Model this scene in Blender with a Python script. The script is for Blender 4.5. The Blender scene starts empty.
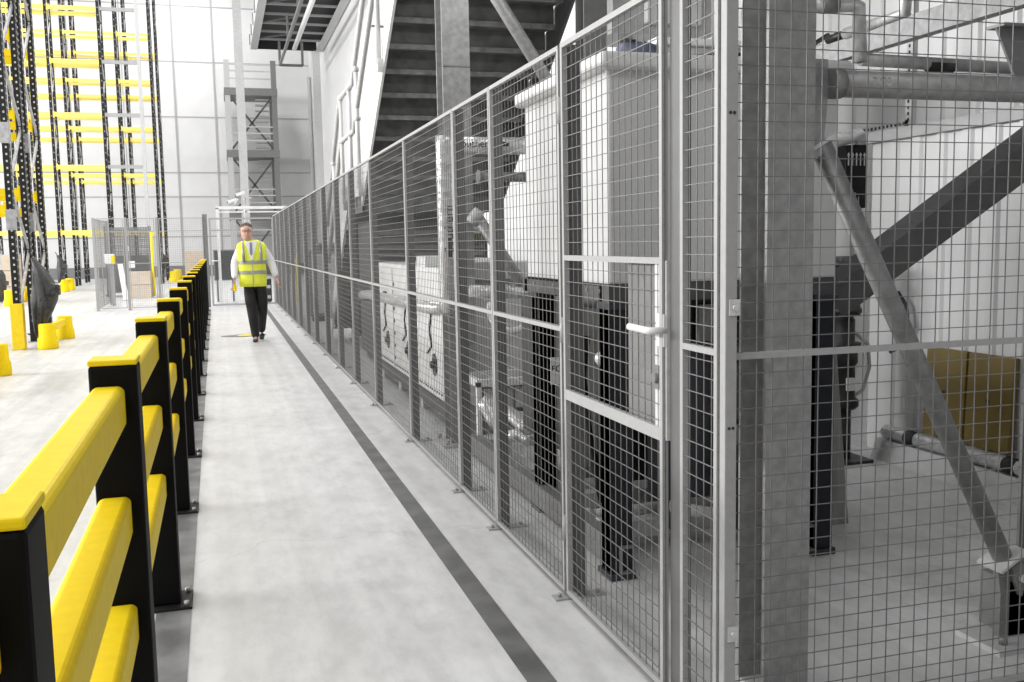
import bpy, math, random
from mathutils import Vector, Matrix, Quaternion
random.seed(7)
V = Vector
S = bpy.context.scene
COL = S.collection

# ------------------------------------------------------------------ camera
W, H, F, CX, CY, CZ = 1024, 682, 970.0, 512.0, 341.0, 1.45
_Y = V((220.0 - CX, 247.0 - CY, F)).normalized()              # aisle direction seen from the camera
_nx = 685.0 - CX
_U = -V((_nx, (-_nx * (220.0 - CX) - F * F) / (247.0 - CY), F)).normalized()
_X = _Y.cross(_U); _X = -_X if _X.x < 0 else _X
def ray(px, py):
    d = V((px - CX, py - CY, F)); return V((d.dot(_X), d.dot(_Y), d.dot(_U)))
def oX(px, py, x): r = ray(px, py); t = x / r.x; return V((x, r.y * t, CZ + r.z * t))
def oY(px, py, y): r = ray(px, py); t = y / r.y; return V((r.x * t, y, CZ + r.z * t))
def oZ(px, py, z=0.0): r = ray(px, py); t = (z - CZ) / r.z; return V((r.x * t, r.y * t, z))
cam_d = bpy.data.cameras.new('camera'); cam = bpy.data.objects.new('camera', cam_d); COL.objects.link(cam)
cam_d.sensor_width = 36.0; cam_d.lens = F * 36.0 / W; cam_d.clip_start = 0.05; cam_d.clip_end = 300
R = Matrix(((_X.x, -_X.y, -_X.z), (_Y.x, -_Y.y, -_Y.z), (_U.x, -_U.y, -_U.z)))
cam.matrix_world = Matrix.Translation((0, 0, CZ)) @ R.to_4x4()
S.camera = cam
K = 1.043

# ------------------------------------------------------------------ materials
def pm(name, col, rough=.5, metal=0.0, var=.12, scale=14.0, bump=0.0, col2=None, det=5.0, stretch=None, spec=None):
    m = bpy.data.materials.new(name); m.use_nodes = True; nt = m.node_tree; n = nt.nodes; L = nt.links
    b = n['Principled BSDF']
    b.inputs['Roughness'].default_value = rough; b.inputs['Metallic'].default_value = metal
    if spec is not None: b.inputs['Specular IOR Level'].default_value = spec
    tc = n.new('ShaderNodeTexCoord'); src = tc.outputs['Object']
    if stretch:
        mp = n.new('ShaderNodeMapping'); mp.inputs['Scale'].default_value = stretch
        L.new(src, mp.inputs['Vector']); src = mp.outputs['Vector']
    nz = n.new('ShaderNodeTexNoise'); nz.inputs['Scale'].default_value = scale; nz.inputs['Detail'].default_value = det
    L.new(src, nz.inputs['Vector'])
    rp = n.new('ShaderNodeValToRGB'); c2 = col2 or tuple(c * (1 - 2 * var) for c in col)
    rp.color_ramp.elements[0].position = .35; rp.color_ramp.elements[1].position = .65
    rp.color_ramp.elements[0].color = (*c2, 1); rp.color_ramp.elements[1].color = (*col, 1)
    L.new(nz.outputs['Fac'], rp.inputs['Fac']); L.new(rp.outputs['Color'], b.inputs['Base Color'])
    if bump:
        bp = n.new('ShaderNodeBump'); bp.inputs['Strength'].default_value = bump; bp.inputs['Distance'].default_value = .01
        L.new(nz.outputs['Fac'], bp.inputs['Height']); L.new(bp.outputs['Normal'], b.inputs['Normal'])
    return m
def concrete(name):
    m = pm(name, (.70, .70, .70), .38, var=.05, scale=1.1, det=8); nt = m.node_tree; n = nt.nodes; L = nt.links
    b = n['Principled BSDF']; tc = n['Texture Coordinate']
    rp = [x for x in n if x.type == 'VALTORGB'][0]
    n2 = n.new('ShaderNodeTexNoise'); n2.inputs['Scale'].default_value = 9; n2.inputs['Detail'].default_value = 9; n2.inputs['Roughness'].default_value = .7
    mp = n.new('ShaderNodeMapping'); mp.inputs['Scale'].default_value = (1, .45, 1)
    L.new(tc.outputs['Object'], mp.inputs['Vector']); L.new(mp.outputs['Vector'], n2.inputs['Vector'])
    r2 = n.new('ShaderNodeValToRGB'); r2.color_ramp.elements[0].position = .25; r2.color_ramp.elements[1].position = .6
    r2.color_ramp.elements[0].color = (.74, .74, .74, 1); r2.color_ramp.elements[1].color = (1, 1, 1, 1)
    L.new(n2.outputs['Fac'], r2.inputs['Fac'])
    mx = n.new('ShaderNodeMix'); mx.data_type = 'RGBA'; mx.blend_type = 'MULTIPLY'; mx.inputs['Factor'].default_value = 1
    L.new(rp.outputs['Color'], mx.inputs['A']); L.new(r2.outputs['Color'], mx.inputs['B'])
    # fine scratches
    vo = n.new('ShaderNodeTexVoronoi'); vo.feature = 'DISTANCE_TO_EDGE'; vo.inputs['Scale'].default_value = .35
    wz = n.new('ShaderNodeTexNoise'); wz.inputs['Scale'].default_value = 2.2; wz.inputs['Detail'].default_value = 6
    ad = n.new('ShaderNodeVectorMath'); ad.operation = 'ADD'
    L.new(tc.outputs['Object'], wz.inputs['Vector']); L.new(tc.outputs['Object'], ad.inputs[0]); L.new(wz.outputs['Color'], ad.inputs[1])
    L.new(ad.outputs[0], vo.inputs['Vector'])
    r3 = n.new('ShaderNodeValToRGB'); r3.color_ramp.elements[0].position = 0; r3.color_ramp.elements[1].position = .006
    r3.color_ramp.elements[0].color = (.86, .86, .86, 1); r3.color_ramp.elements[1].color = (1, 1, 1, 1)
    L.new(vo.outputs['Distance'], r3.inputs['Fac'])
    m2 = n.new('ShaderNodeMix'); m2.data_type = 'RGBA'; m2.blend_type = 'MULTIPLY'; m2.inputs['Factor'].default_value = 1
    L.new(mx.outputs['Result'], m2.inputs['A']); L.new(r3.outputs['Color'], m2.inputs['B'])
    n4 = n.new('ShaderNodeTexNoise'); n4.inputs['Scale'].default_value = 1.0; n4.inputs['Detail'].default_value = 4
    mp4 = n.new('ShaderNodeMapping'); mp4.inputs['Scale'].default_value = (7, .12, 1)
    L.new(tc.outputs['Object'], mp4.inputs['Vector']); L.new(mp4.outputs['Vector'], n4.inputs['Vector'])
    r4 = n.new('ShaderNodeValToRGB'); r4.color_ramp.elements[0].position = .35; r4.color_ramp.elements[1].position = .65
    r4.color_ramp.elements[0].color = (.86, .86, .86, 1); r4.color_ramp.elements[1].color = (1, 1, 1, 1)
    L.new(n4.outputs['Fac'], r4.inputs['Fac'])
    m4 = n.new('ShaderNodeMix'); m4.data_type = 'RGBA'; m4.blend_type = 'MULTIPLY'; m4.inputs['Factor'].default_value = 1
    L.new(m2.outputs['Result'], m4.inputs['A']); L.new(r4.outputs['Color'], m4.inputs['B'])
    L.new(m4.outputs['Result'], b.inputs['Base Color'])
    mr = n.new('ShaderNodeMapRange'); mr.inputs['To Min'].default_value = .3; mr.inputs['To Max'].default_value = .55
    L.new(n2.outputs['Fac'], mr.inputs['Value']); L.new(mr.outputs['Result'], b.inputs['Roughness'])
    return m
M = dict(
    floor=concrete('polished_concrete'),
    joint=pm('dark_resin', (.085, .085, .085), .45, var=.25, scale=6, det=8, col2=(.15, .15, .15)),
    joint2=pm('worn_strip', (.13, .13, .13), .5, var=.25, scale=5, det=8, col2=(.27, .27, .27)),
    white=pm('white_cladding', (.61, .61, .61), .5, var=.02, scale=1.5),
    clad=pm('ribbed_cladding', (.60, .60, .60), .45, var=.04, scale=2.0, stretch=(1, 1, .2)),
    seam=pm('seam_grey', (.36, .36, .36), .6, var=.05),
    skirting=pm('skirting_grey', (.20, .20, .20), .6),
    yellowp=pm('hazed_yellow_beam', (.92, .74, .17), .5, var=.03),  # beam yellow paled to carry the haze over the far rows
    yellow=pm('yellow_plastic', (.95, .70, .014), .5, var=.03, scale=30, spec=.12),
    yellowm=pm('yellow_steel', (.92, .67, .03), .5, var=.04, scale=20, spec=.15),
    black=pm('black_plastic', (.004, .004, .004), .6, var=.1, spec=.12),
    blacks=pm('black_steel', (.016, .016, .017), .5, var=.2, spec=.3),
    hole=pm('punched_hole', (.62, .62, .60), .6),
    brace=pm('zinc_brace', (.55, .55, .56), .35, .6, var=.15),
    galv=pm('galvanised_steel', (.36, .36, .36), .5, .35, var=.13, scale=26, bump=.08, det=7),
    galvd=pm('dull_galvanised_steel', (.27, .27, .27), .5, .35, var=.15, scale=20, bump=.06, det=7),
    galvl=pm('bright_galvanised_steel', (.66, .66, .66), .42, .3, var=.08, scale=30),
    fence=pm('grey_fence_coating', (.36, .36, .36), .45, var=.04, scale=40),
    wire=pm('grey_wire', (.165, .165, .165), .4, .1, var=.04),
    postd=pm('fence_post_grey', (.12, .12, .12), .45, var=.05),
    tank=pm('grey_machine_paint', (.40, .40, .40), .4, var=.04, scale=3),
    tankl=pm('pale_machine_paint', (.62, .62, .62), .38, var=.03, scale=3),
    navy=pm('navy_machine_paint', (.030, .032, .042), .4, var=.1),
    dark=pm('dark_machine_paint', (.022, .022, .024), .45, var=.2),
    dgrey=pm('dark_grey_paint', (.075, .075, .078), .45, var=.1),
    beamg=pm('grey_beam_paint', (.125, .125, .125), .45, var=.08),
    mgrey=pm('mid_grey_paint', (.19, .19, .19), .45, var=.08),
    lgrey=pm('light_grey_paint', (.50, .50, .50), .45, var=.06),
    wpaint=pm('white_paint', (.75, .75, .745), .4, var=.05, scale=6),
    foil=pm('foil_wrap', (.72, .72, .72), .28, .45, var=.16, scale=22, bump=.5, det=3),
    tread=pm('stained_steel_tread', (.17, .17, .17), .55, .2, var=.22, scale=7, det=8),
    treadl=pm('tread_edge', (.30, .30, .30), .5, .2, var=.22, scale=10, det=8),
    rubber=pm('black_rubber', (.008, .008, .008), .5),
    bag=pm('grey_woven_bag', (.062, .062, .066), .55, var=.22, scale=9, bump=.3),
    card=pm('cardboard', (.60, .50, .40), .8, var=.05, scale=5),
    cardy=pm('yellow_board', (.17, .115, .018), .6, var=.08, scale=4),
    skin=pm('skin', (.62, .36, .28), .5, var=.04),
    hair=pm('grey_brown_hair', (.10, .075, .06), .7),
    shirt=pm('white_shirt', (.84, .84, .86), .7, var=.02),
    vest=pm('hi_vis_yellow', (.84, .90, .06), .6, var=.03),
    band=pm('reflective_band', (.42, .43, .42), .35, .2),
    trouser=pm('black_trousers', (.008, .008, .009), .7),
    shoe=pm('black_shoe', (.012, .012, .013), .35),
    tie=pm('grey_tie', (.25, .28, .34), .6),
    ink=pm('black_ink', (.012, .012, .012), .6), inkw=pm('white_ink', (.8, .8, .8), .6),
    label=pm('white_label', (.80, .80, .80), .5, var=.02),
    blue=pm('blue_grey_film', (.16, .18, .26), .3, var=.2, scale=10),
    timber=pm('grey_timber', (.30, .30, .29), .7, var=.15, scale=5, stretch=(6, 6, 1)),
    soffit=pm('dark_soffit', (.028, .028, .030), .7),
    green=pm('green_sign', (.16, .19, .04), .5),
)

# ------------------------------------------------------------------ mesh builder
class MB:
    def __init__(s): s.v = []; s.f = []; s.m = []; s.s = []
    def add(s, vs, fs, mi=0, sm=False):
        o = len(s.v); s.v += [tuple(p) for p in vs]
        for f in fs: s.f.append([i + o for i in f]); s.m.append(mi); s.s.append(sm)
        return s
    def hexa(s, p, mi=0):   # 8 corners: bottom ring 0-3, top ring 4-7
        return s.add(p, [(3, 2, 1, 0), (4, 5, 6, 7), (0, 1, 5, 4), (1, 2, 6, 5), (2, 3, 7, 6), (3, 0, 4, 7)], mi)
    def box(s, x0, x1, y0, y1, z0, z1, mi=0):
        x0, x1 = min(x0, x1), max(x0, x1); y0, y1 = min(y0, y1), max(y0, y1); z0, z1 = min(z0, z1), max(z0, z1)
        return s.hexa([(x0, y0, z0), (x1, y0, z0), (x1, y1, z0), (x0, y1, z0), (x0, y0, z1), (x1, y0, z1), (x1, y1, z1), (x0, y1, z1)], mi)
    def bar(s, p, q, w, h, up=(0, 0, 1), mi=0):   # rectangular bar, w across, h along 'up'
        p, q, up = V(p), V(q), V(up); d = (q - p).normalized()
        a = d.cross(up)
        if a.length < 1e-4: a = d.cross(V((1, 0, 0)))
        a.normalize(); b = a.cross(d).normalized()
        a *= w / 2; b *= h / 2
        return s.hexa([p - a - b, p + a - b, p + a + b, p - a + b, q - a - b, q + a - b, q + a + b, q - a + b], mi)
    def tube(s, p, q, r, n=12, r2=None, caps=True, mi=0): return s.path([p, q], r, n, caps, mi, r2)
    def path(s, pts, r, n=10, caps=True, mi=0, r2=None):
        pts = [V(p) for p in pts]; m = len(pts); rs = r if isinstance(r, (list, tuple)) else [r] * m
        if r2 is not None: rs = [r, r2]
        d0 = (pts[1] - pts[0]).normalized(); a = d0.orthogonal().normalized(); vs = []
        for i, p in enumerate(pts):
            if i == 0: d = d0; k = 1
            elif i == m - 1: d = (pts[i] - pts[i - 1]).normalized(); k = 1
            else:
                e, g = (pts[i] - pts[i - 1]).normalized(), (pts[i + 1] - pts[i]).normalized()
                d = e + g; d = d.normalized() if d.length > 1e-5 else g; k = 1
            a = (a - d * a.dot(d)); a = a.normalized() if a.length > 1e-6 else d.orthogonal().normalized()
            b = d.cross(a)
            for j in range(n):
                t = 2 * math.pi * j / n; vs.append(p + (a * math.cos(t) + b * math.sin(t)) * rs[i] * k)
        fs = [(i * n + j, i * n + (j + 1) % n, (i + 1) * n + (j + 1) % n, (i + 1) * n + j) for i in range(m - 1) for j in range(n)]
        s.add(vs, fs, mi, n > 4)
        if caps:
            o = len(s.v) - len(vs)
            s.f.append([o + j for j in reversed(range(n))]); s.m.append(mi); s.s.append(False)
            s.f.append([o + (m - 1) * n + j for j in range(n)]); s.m.append(mi); s.s.append(False)
        return s
    def rings(s, rings, mi=0, caps=True, sm=True):
        n = len(rings[0]); o = len(s.v); vs = [p for r in rings for p in r]
        fs = [(i * n + j, i * n + (j + 1) % n, (i + 1) * n + (j + 1) % n, (i + 1) * n + j) for i in range(len(rings) - 1) for j in range(n)]
        s.add(vs, fs, mi, sm)
        if caps:
            s.f.append([o + j for j in reversed(range(n))]); s.m.append(mi); s.s.append(sm)
            s.f.append([o + (len(rings) - 1) * n + j for j in range(n)]); s.m.append(mi); s.s.append(sm)
        return s
    def ell(s, prof, cx, cy, n=20, mi=0, caps=True):   # prof rows: z, rx, ry[, dx, dy]
        rs = []
        for p in prof:
            z, rx, ry = p[:3]; dx, dy = (p[3], p[4]) if len(p) > 4 else (0, 0)
            rs.append([(cx + dx + rx * math.cos(2 * math.pi * j / n), cy + dy + ry * math.sin(2 * math.pi * j / n), z) for j in range(n)])
        return s.rings(rs, mi, caps)
    def prism(s, poly, fn, d0, d1, mi=0):   # poly 2-D, fn(u, v, d) -> point
        n = len(poly); vs = [fn(u, v, d0) for u, v in poly] + [fn(u, v, d1) for u, v in poly]
        return s.add(vs, [tuple(reversed(range(n))), tuple(range(n, 2 * n))] + [(i, (i + 1) % n, n + (i + 1) % n, n + i) for i in range(n)], mi)
    def quad(s, a, b, c, d, mi=0): return s.add([a, b, c, d], [(0, 1, 2, 3)], mi)
    def ball(s, c, r, n=12, mi=0, sc=(1, 1, 1)):
        rs = []
        for i in range(n // 2 + 1):
            t = math.pi * i / (n // 2); z = -math.cos(t); q = max(math.sin(t), .002)
            rs.append([(c[0] + sc[0] * r * q * math.cos(2 * math.pi * j / n), c[1] + sc[1] * r * q * math.sin(2 * math.pi * j / n), c[2] + sc[2] * r * z) for j in range(n)])
        return s.rings(rs, mi)
    def build(s, name, mats, parent=None, bev=0, seg=2, smooth=False, fixn=True):
        import bmesh
        org = V((0, 0, 0)); p = parent
        while p is not None: org += p.location; p = p.parent
        me = bpy.data.meshes.new(name)
        me.from_pydata([(x - org.x, y - org.y, z - org.z) for x, y, z in s.v], [], s.f)
        for m in (mats if isinstance(mats, (list, tuple)) else [mats]): me.materials.append(M[m] if isinstance(m, str) else m)
        me.polygons.foreach_set('material_index', s.m); me.polygons.foreach_set('use_smooth', [bool(x or smooth) for x in s.s])
        if fixn:
            bm = bmesh.new(); bm.from_mesh(me); bmesh.ops.recalc_face_normals(bm, faces=bm.faces); bm.to_mesh(me); bm.free()
        me.update()
        o = bpy.data.objects.new(name, me); COL.objects.link(o)
        if parent: o.parent = parent
        if bev:
            b = o.modifiers.new('bevel', 'BEVEL'); b.width = bev; b.segments = seg; b.limit_method = 'ANGLE'; b.angle_limit = .7
        return o
def tag(o, label=None, cat=None, group=None, kind=None):
    if label: o['label'] = label
    if cat: o['category'] = cat
    if group: o['group'] = group
    if kind: o['kind'] = kind
    return o
def thing(name, label, cat, loc=(0, 0, 0), group=None):
    o = bpy.data.objects.new(name, None); COL.objects.link(o); o.location = loc; o.empty_display_size = .1
    return tag(o, label, cat, group)
def structure(o): o['kind'] = 'structure'; return o
def copy_tree(o, parent=None):
    c = o.copy(); COL.objects.link(c)
    if parent: c.parent = parent
    for ch in list(o.children): copy_tree(ch, c)
    return c
def text(body, name, mat, parent, loc, size, xdir, ydir, ext=.0008, align='CENTER'):
    cu = bpy.data.curves.new(name, 'FONT'); cu.body = body; cu.size = size; cu.extrude = ext; cu.align_x = align; cu.align_y = 'CENTER'
    cu.materials.append(M[mat]); o = bpy.data.objects.new(name, cu); COL.objects.link(o)
    x = V(xdir).normalized(); y = V(ydir).normalized(); z = x.cross(y)
    org = V((0, 0, 0)); p = parent
    while p is not None: org += p.location; p = p.parent
    mt = Matrix((x, y, z)).transposed().to_4x4(); mt.translation = V(loc) - org
    dg = bpy.context.evaluated_depsgraph_get(); me = bpy.data.meshes.new_from_object(o.evaluated_get(dg)); me.name = name
    bpy.data.objects.remove(o); bpy.data.curves.remove(cu)
    o = bpy.data.objects.new(name, me); COL.objects.link(o)
    if parent: o.parent = parent
    o.matrix_local = mt
    return o
def bolts(mb, pts, axis, r=.012, h=.012, mi=0):
    a = V(axis)
    for p in pts: mb.tube(V(p), V(p) + a * h, r, 6, mi=mi)
    return mb
def csec(mb, p, q, w, d, t, side, mi=0):
    """open channel along p-q: web width w facing -side, flanges depth d towards side"""
    p, q, side = V(p), V(q), V(side).normalized(); ax = (q - p).normalized(); wd = ax.cross(side).normalized()
    poly = [(-w / 2, 0), (w / 2, 0), (w / 2, d), (w / 2 - t, d), (w / 2 - t, t), (-w / 2 + t, t), (-w / 2 + t, d), (-w / 2, d)]
    L_ = (q - p).length
    return mb.prism(poly, lambda u, v, k: p + wd * u + side * v + ax * k, 0, L_, mi)
def bolts_each(pts, axis, r, h, name, mat, parent):
    first = None
    for p in pts:
        if first is None: first = MB().tube(V(p), V(p) + V(axis) * h, r, 6).build(name, mat, parent); p0 = V(p)
        else:
            c = first.copy(); COL.objects.link(c); c.parent = parent; c.location = first.location + (V(p) - p0)
def hsec(mb, x, y, z0, z1, b, h, tf, tw, mi=0):
    """H column: flanges face +-y, width b along x, depth h along y"""
    B, D = b / 2, h / 2
    poly = [(-B, -D), (B, -D), (B, -D + tf), (tw / 2, -D + tf), (tw / 2, D - tf), (B, D - tf), (B, D), (-B, D), (-B, D - tf), (-tw / 2, D - tf), (-tw / 2, -D + tf), (-B, -D + tf)]
    return mb.prism(poly, lambda u, v, k: (x + u, y + v, k), z0, z1, mi)
exec_parts = []

# ------------------------------------------------------------------ setting
structure(MB().box(-34, 8, -8, 54, -.2, 0).build('floor', 'floor'))
YF = 52.0
mb = MB().box(-34, 5.2, YF, YF + .3, 0, 18)
for x in [oY(px, 120, YF).x for px in (176, 216)]: mb.box(x - .05, x + .05, YF - .03, YF, .5, 18, 1)
x = oY(176, 120, YF).x - 2.4
while x > -30: mb.box(x - .02, x + .02, YF - .02, YF, .5, 18, 1); x -= 2.4
for z in (2.0, 4.0, 5.2, 7.95, 10.65, 13.35, 16.0): mb.box(-34, 4.8, YF - .02, YF, z - .03, z + .03, 1)
structure(mb.build('wall_far', ('white', 'seam')))
structure(MB().box(-34, 4.8, YF - .06, YF, 0, .55).build('baseboard_far', 'skirting'))
mb = MB().box(4.8, 5.1, 9.5, YF, 0, 18)
structure(mb.build('wall_right', 'white'))
mb = MB().box(4.86, 5.1, -8, 9.5, 0, 5.5)
y = -7.5
while y < 9.4: mb.prism([(0, 0), (.02, -.022), (.10, -.022), (.12, 0)], lambda u, v, k, y=y: (4.86 + v, y + u, k), 0, 5.5); y += .33
structure(mb.build('wall_side', 'clad'))
# grey pilaster and dark downpipe where the hall wall meets the end wall
structure(MB().box(4.45, 4.8, 46.3, 46.9, 0, 18).build('trim_1', 'lgrey'))
structure(MB().tube((4.55, 49.2, 0), (4.55, 49.2, 9.6), .10, 10).build('trim_2', 'seam'))
# floor stripes
mb = MB(); x = .953
mb.box(x - .047, x + .047, -3, 26, .0, .0015)
structure(mb.build('floor_marking', 'joint'))
structure(MB().hexa([(-.28, -3, 0), (-.145, -3, 0), (-.27, 24, 0), (-.40, 24, 0), (-.28, -3, .0012), (-.145, -3, .0012), (-.27, 24, .0012), (-.40, 24, .0012)]).build('floor_joint', 'joint2'))
# overhead deck that the staircase serves (concrete on steel), above the plant bay
mb = MB().box(1.25, 4.86, -6, 7.9, 4.15, 4.4)
for y in (-4, -2, 0, 2, 4, 6, 7.8): mb.box(1.25, 4.86, y - .05, y + .05, 3.95, 4.15)
structure(mb.build('ceiling_deck', 'galvd'))

# ------------------------------------------------------------------ pedestrian barrier
def barrier():
    root = thing('safety_barrier', 'long black and yellow plastic safety barrier running beside the walkway', 'barrier', (-.275, 1.16, 0))
    root.rotation_euler.z = .0046
    pw, ht, sp, n = .118, 1.163, 1.42 * K, 16
    x0, x1 = -.319, -.206; xc = (x0 + x1) / 2
    ys = [1.035 * K + i * sp for i in range(-1, n)]
    for i, y in enumerate(ys):
        p = MB().box(x0, x1, y, y + pw, .012, ht).build('post', 'black', root, .008)
        MB().box(x0 - .001, x1 + .001, y - .001, y + pw + .001, ht, ht + .014).build('cap', 'yellow', p, .004)
        b = MB().box(x0 - .06, x1 + .045, y - .045, y + pw + .045, 0, .012).build('base_plate', 'blacks', p, .003)
        bolts_each([(dx, dy, .012) for dx in (x0 - .035, x1 + .023) for dy in (y - .022, y + pw + .022)], (0, 0, 1), .011, .018, 'bolt', 'brace', p)
    for i in range(len(ys) - 1):
        for zt in (1.112, .833, .555):
            h, w = .105, .078; zc = zt - h / 2
            x = xc - .013
            poly = [(-w / 2, -h / 2 + .010), (-w / 2 + .010, -h / 2), (w / 2 - .010, -h / 2), (w / 2, -h / 2 + .010), (w / 2, h / 2 - .010), (w / 2 - .010, h / 2), (-w / 2 + .010, h / 2), (-w / 2, h / 2 - .010)]
            MB().prism(poly, lambda u, v, k: (x + u, k, zc + v), ys[i] + pw, ys[i + 1]).build('rail', 'yellow', root, .006)
barrier()

# ------------------------------------------------------------------ wire mesh guarding
def wires(mb, P0, P1, z0, z1, pitch=.05, d=.0026):
    """rectangular wire grid between two plan points"""
    P0, P1 = V((*P0, 0)), V((*P1, 0)); u = (P1 - P0); L_ = u.length; u.normalize(); nrm = V((u.y, -u.x, 0))
    n = max(1, round(L_ / pitch))
    for i in range(n + 1):
        p = P0 + u * (L_ * i / n)
        mb.bar(p + V((0, 0, z0)), p + V((0, 0, z1)), d, d, nrm)
    m = max(1, round((z1 - z0) / pitch))
    for j in range(m + 1):
        z = z0 + (z1 - z0) * j / m
        mb.bar(P0 + V((0, 0, z)) - nrm * d, P1 + V((0, 0, z)) - nrm * d, d, d)
    return mb
def frame_rect(mb, P0, P1, z0, z1, w=.018, t=.018, mids=()):
    P0, P1 = V((*P0, 0)), V((*P1, 0)); u = (P1 - P0).normalized(); nrm = V((u.y, -u.x, 0))
    for P, s in ((P0, 1), (P1, -1)):
        c = P + u * s * w / 2; mb.bar(c + V((0, 0, z0)), c + V((0, 0, z1)), w, t, nrm)
    for z in (z0 + w / 2, z1 - w / 2, *mids): mb.bar(P0 + u * w + V((0, 0, z)), P1 - u * w + V((0, 0, z)), t, w, (0, 0, 1))
    return mb
def panel(root, P0, P1, z0, z1, mids=(1.10,)):
    f = frame_rect(MB(), P0, P1, z0, z1, mids=mids).build('panel_frame', 'fence', root)
    wires(MB(), P0, P1, z0, z1).build('wire_mesh', 'wire', f)
    return f
def fpost(root, x0, x1, y0, y1, h=2.2, plate='x', mat='postd'):
    p = MB().box(x0, x1, y0, y1, .006, h).build('post', mat, root, .003)
    xm, ym = (x0 + x1) / 2, (y0 + y1) / 2
    b = MB()
    if plate == 'x': b.box(x0 - .07, x1 + .09, ym - .03, ym + .03, 0, .007)
    else: b.box(xm - .04, xm + .04, y0 - .02, y1 + .1, 0, .007)
    for s in (x0 - .045, x1 + .06) if plate == 'x' else (): b.tube((s, ym, .006), (s, ym, .022), .009, 6)
    b.build('base_plate', 'fence', p)
    return p
XF = 1.30
fr = thing('guard_fence', 'long grey wire mesh guard fence along the walkway enclosing the machinery', 'fence', (XF, 6, 0))
ys = [y * K for y in (3.47, 4.45, 5.2, 6.67, 8.3, 9.7, 11.0, 12.4, 13.9, 15.3, 16.8, 18.3, 19.8, 21.3, 22.7, 24.0)]
ygl, ycn = 2.535 * K, 2.275 * K       # gate latch post and corner post
for i, y in enumerate(ys):
    hw = .028 if i == 0 else .02
    fpost(fr, XF + .004, XF + .008 + 2 * hw, y - hw, y + hw, 2.2)
    if i < len(ys) - 1: panel(fr, (XF - .008, y + .004), (XF - .008, ys[i + 1] - .004), .025, 2.2)
p = fpost(fr, XF, XF + .035, ygl - .036, ygl + .036, 2.45)
p = fpost(fr, XF, XF + .036, ycn - .032, ycn, 2.45, 'n')
p.data.materials[0] = M['fence']
for z in (.345, 1.262, 2.135):
    MB().box(XF + .010, XF + .042, ycn - .037, ycn - .0325, z - .022, z + .022).tube((XF + .026, ycn - .045, z), (XF + .026, ycn - .036, z), .009, 10).build('panel_clamp', 'galvl', p)
bolts_each([(XF + q, ycn - .0325, z) for z in (.93, 1.78) for q in (.012, .024)], (0, -1, 0), .0045, .002, 'bolt_hole', 'dark', p)
panel(fr, (XF + .004, ycn + .006), (XF + .004, ygl - .04), .06, 2.4, mids=(1.135,))
# end panel across the plant bay
f2 = thing('guard_fence', 'grey wire mesh panel closing the end of the plant bay with one horizontal rail', 'fence', (XF + .05, 2.33 * K, 0))
ye = 2.315 * K
fa = panel(f2, (XF + .040, ye), (2.95, ye), .014, 2.42, mids=(1.118,))
fpost(f2, 2.96, 3.02, ye - .03, ye + .03, 2.42, 'y')
panel(f2, (3.03, ye), (4.15, ye), .014, 2.42, mids=(1.118,))
MB().box(XF + .08, 2.95, ye - .012, ye + .03, 0, .012).build('bottom_rail', 'postd', f2)
# gate
g = thing('mesh_gate', 'grey wire mesh gate with a white lever handle and sheet metal lock plate', 'gate', (XF, 3.0 * K, 0))
y0, y1 = ygl + .045, ys[0] - .035
gf = frame_rect(MB(), (XF - .012, y0), (XF - .012, y1), .03, 2.2, .02, .02, mids=(.838, .858, 1.384)).build('gate_frame', 'fence', g)
wires(MB(), (XF - .012, y0), (XF - .012, y1), .03, 2.2).build('wire_mesh', 'wire', gf)
ya, yb = y0 + .005, 2.885 * K
MB().box(XF + .006, XF + .010, ya, yb, .85, 1.385).build('lock_plate', 'mgrey', g)
lk = MB().box(XF - .012, XF + .03, ya - .012, ya + .07, .83, 1.385).build('lock_case', 'galvl', g, .003)
MB().tube((XF - .03, ya + .045, 1.02), (XF - .01, ya + .045, 1.02), .016, 12).box(XF - .018, XF - .010, ya + .03, ya + .06, .985, 1.06).build('lock_cylinder', 'mgrey', lk)
hz = 1.172
MB().path([(XF - .01, ya - .004, hz), (XF - .055, ya - .002, hz), (XF - .062, ya + .016, hz), (XF - .062, ya + .150, hz + .002)], .0115, 12).box(XF - .02, XF - .012, ya - .01, ya + .04, hz - .05, hz + .05).build('handle', 'wpaint', g, 0)
hg = MB()
for z in (.3, 1.1, 1.95): hg.tube((XF - .02, y1 + .012, z - .05), (XF - .02, y1 + .012, z + .05), .012, 10)
hg.build('hinge', 'fence', g)

# ------------------------------------------------------------------ steel columns and braces of the plant bay
def column(label, x, y, b, h, z1, mat, plate=.0, tf=.014, tw=.010):
    r = thing('steel_column', label, 'column', (x, y, 0)); r['kind'] = 'thing'
    hsec(MB(), x, y, .02, z1, b, h, tf, tw).build('shaft', mat, r)
    pl = MB().box(x - b / 2 - plate, x + b / 2 + plate, y - h / 2 - plate, y + h / 2 + plate, 0, .02).build('base_plate', 'lgrey', r)
    if plate > .05: bolts_each([(x + sx * (b / 2 + plate * .5), y + sy * (h / 2 + plate * .5), .02) for sx in (-1, 1) for sy in (-1, 1)], (0, 0, 1), .014, .03, 'bolt', 'galv', pl)
    return r
YC = 2.535 * K
c0 = column('mottled galvanised steel column just behind the wire mesh by the fence corner', 1.641, YC, .158, .16, 3.95, 'galv', .0)
yb = YC - .02
bp = MB().box(1.722, 1.80, yb - .006, yb + .006, 1.86, 1.985).prism([(1.722, 1.86), (1.80, 1.86), (1.785, 1.70), (1.722, 1.66)], lambda u, v, d: (u, yb + d, v), -.006, .006).build('bracket_plate', 'galv', c0)
bolts_each([(1.742, yb - .006, 1.922), (1.742, yb - .006, 1.735)], (0, -1, 0), .016, .014, 'bolt', 'galvd', bp)
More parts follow.
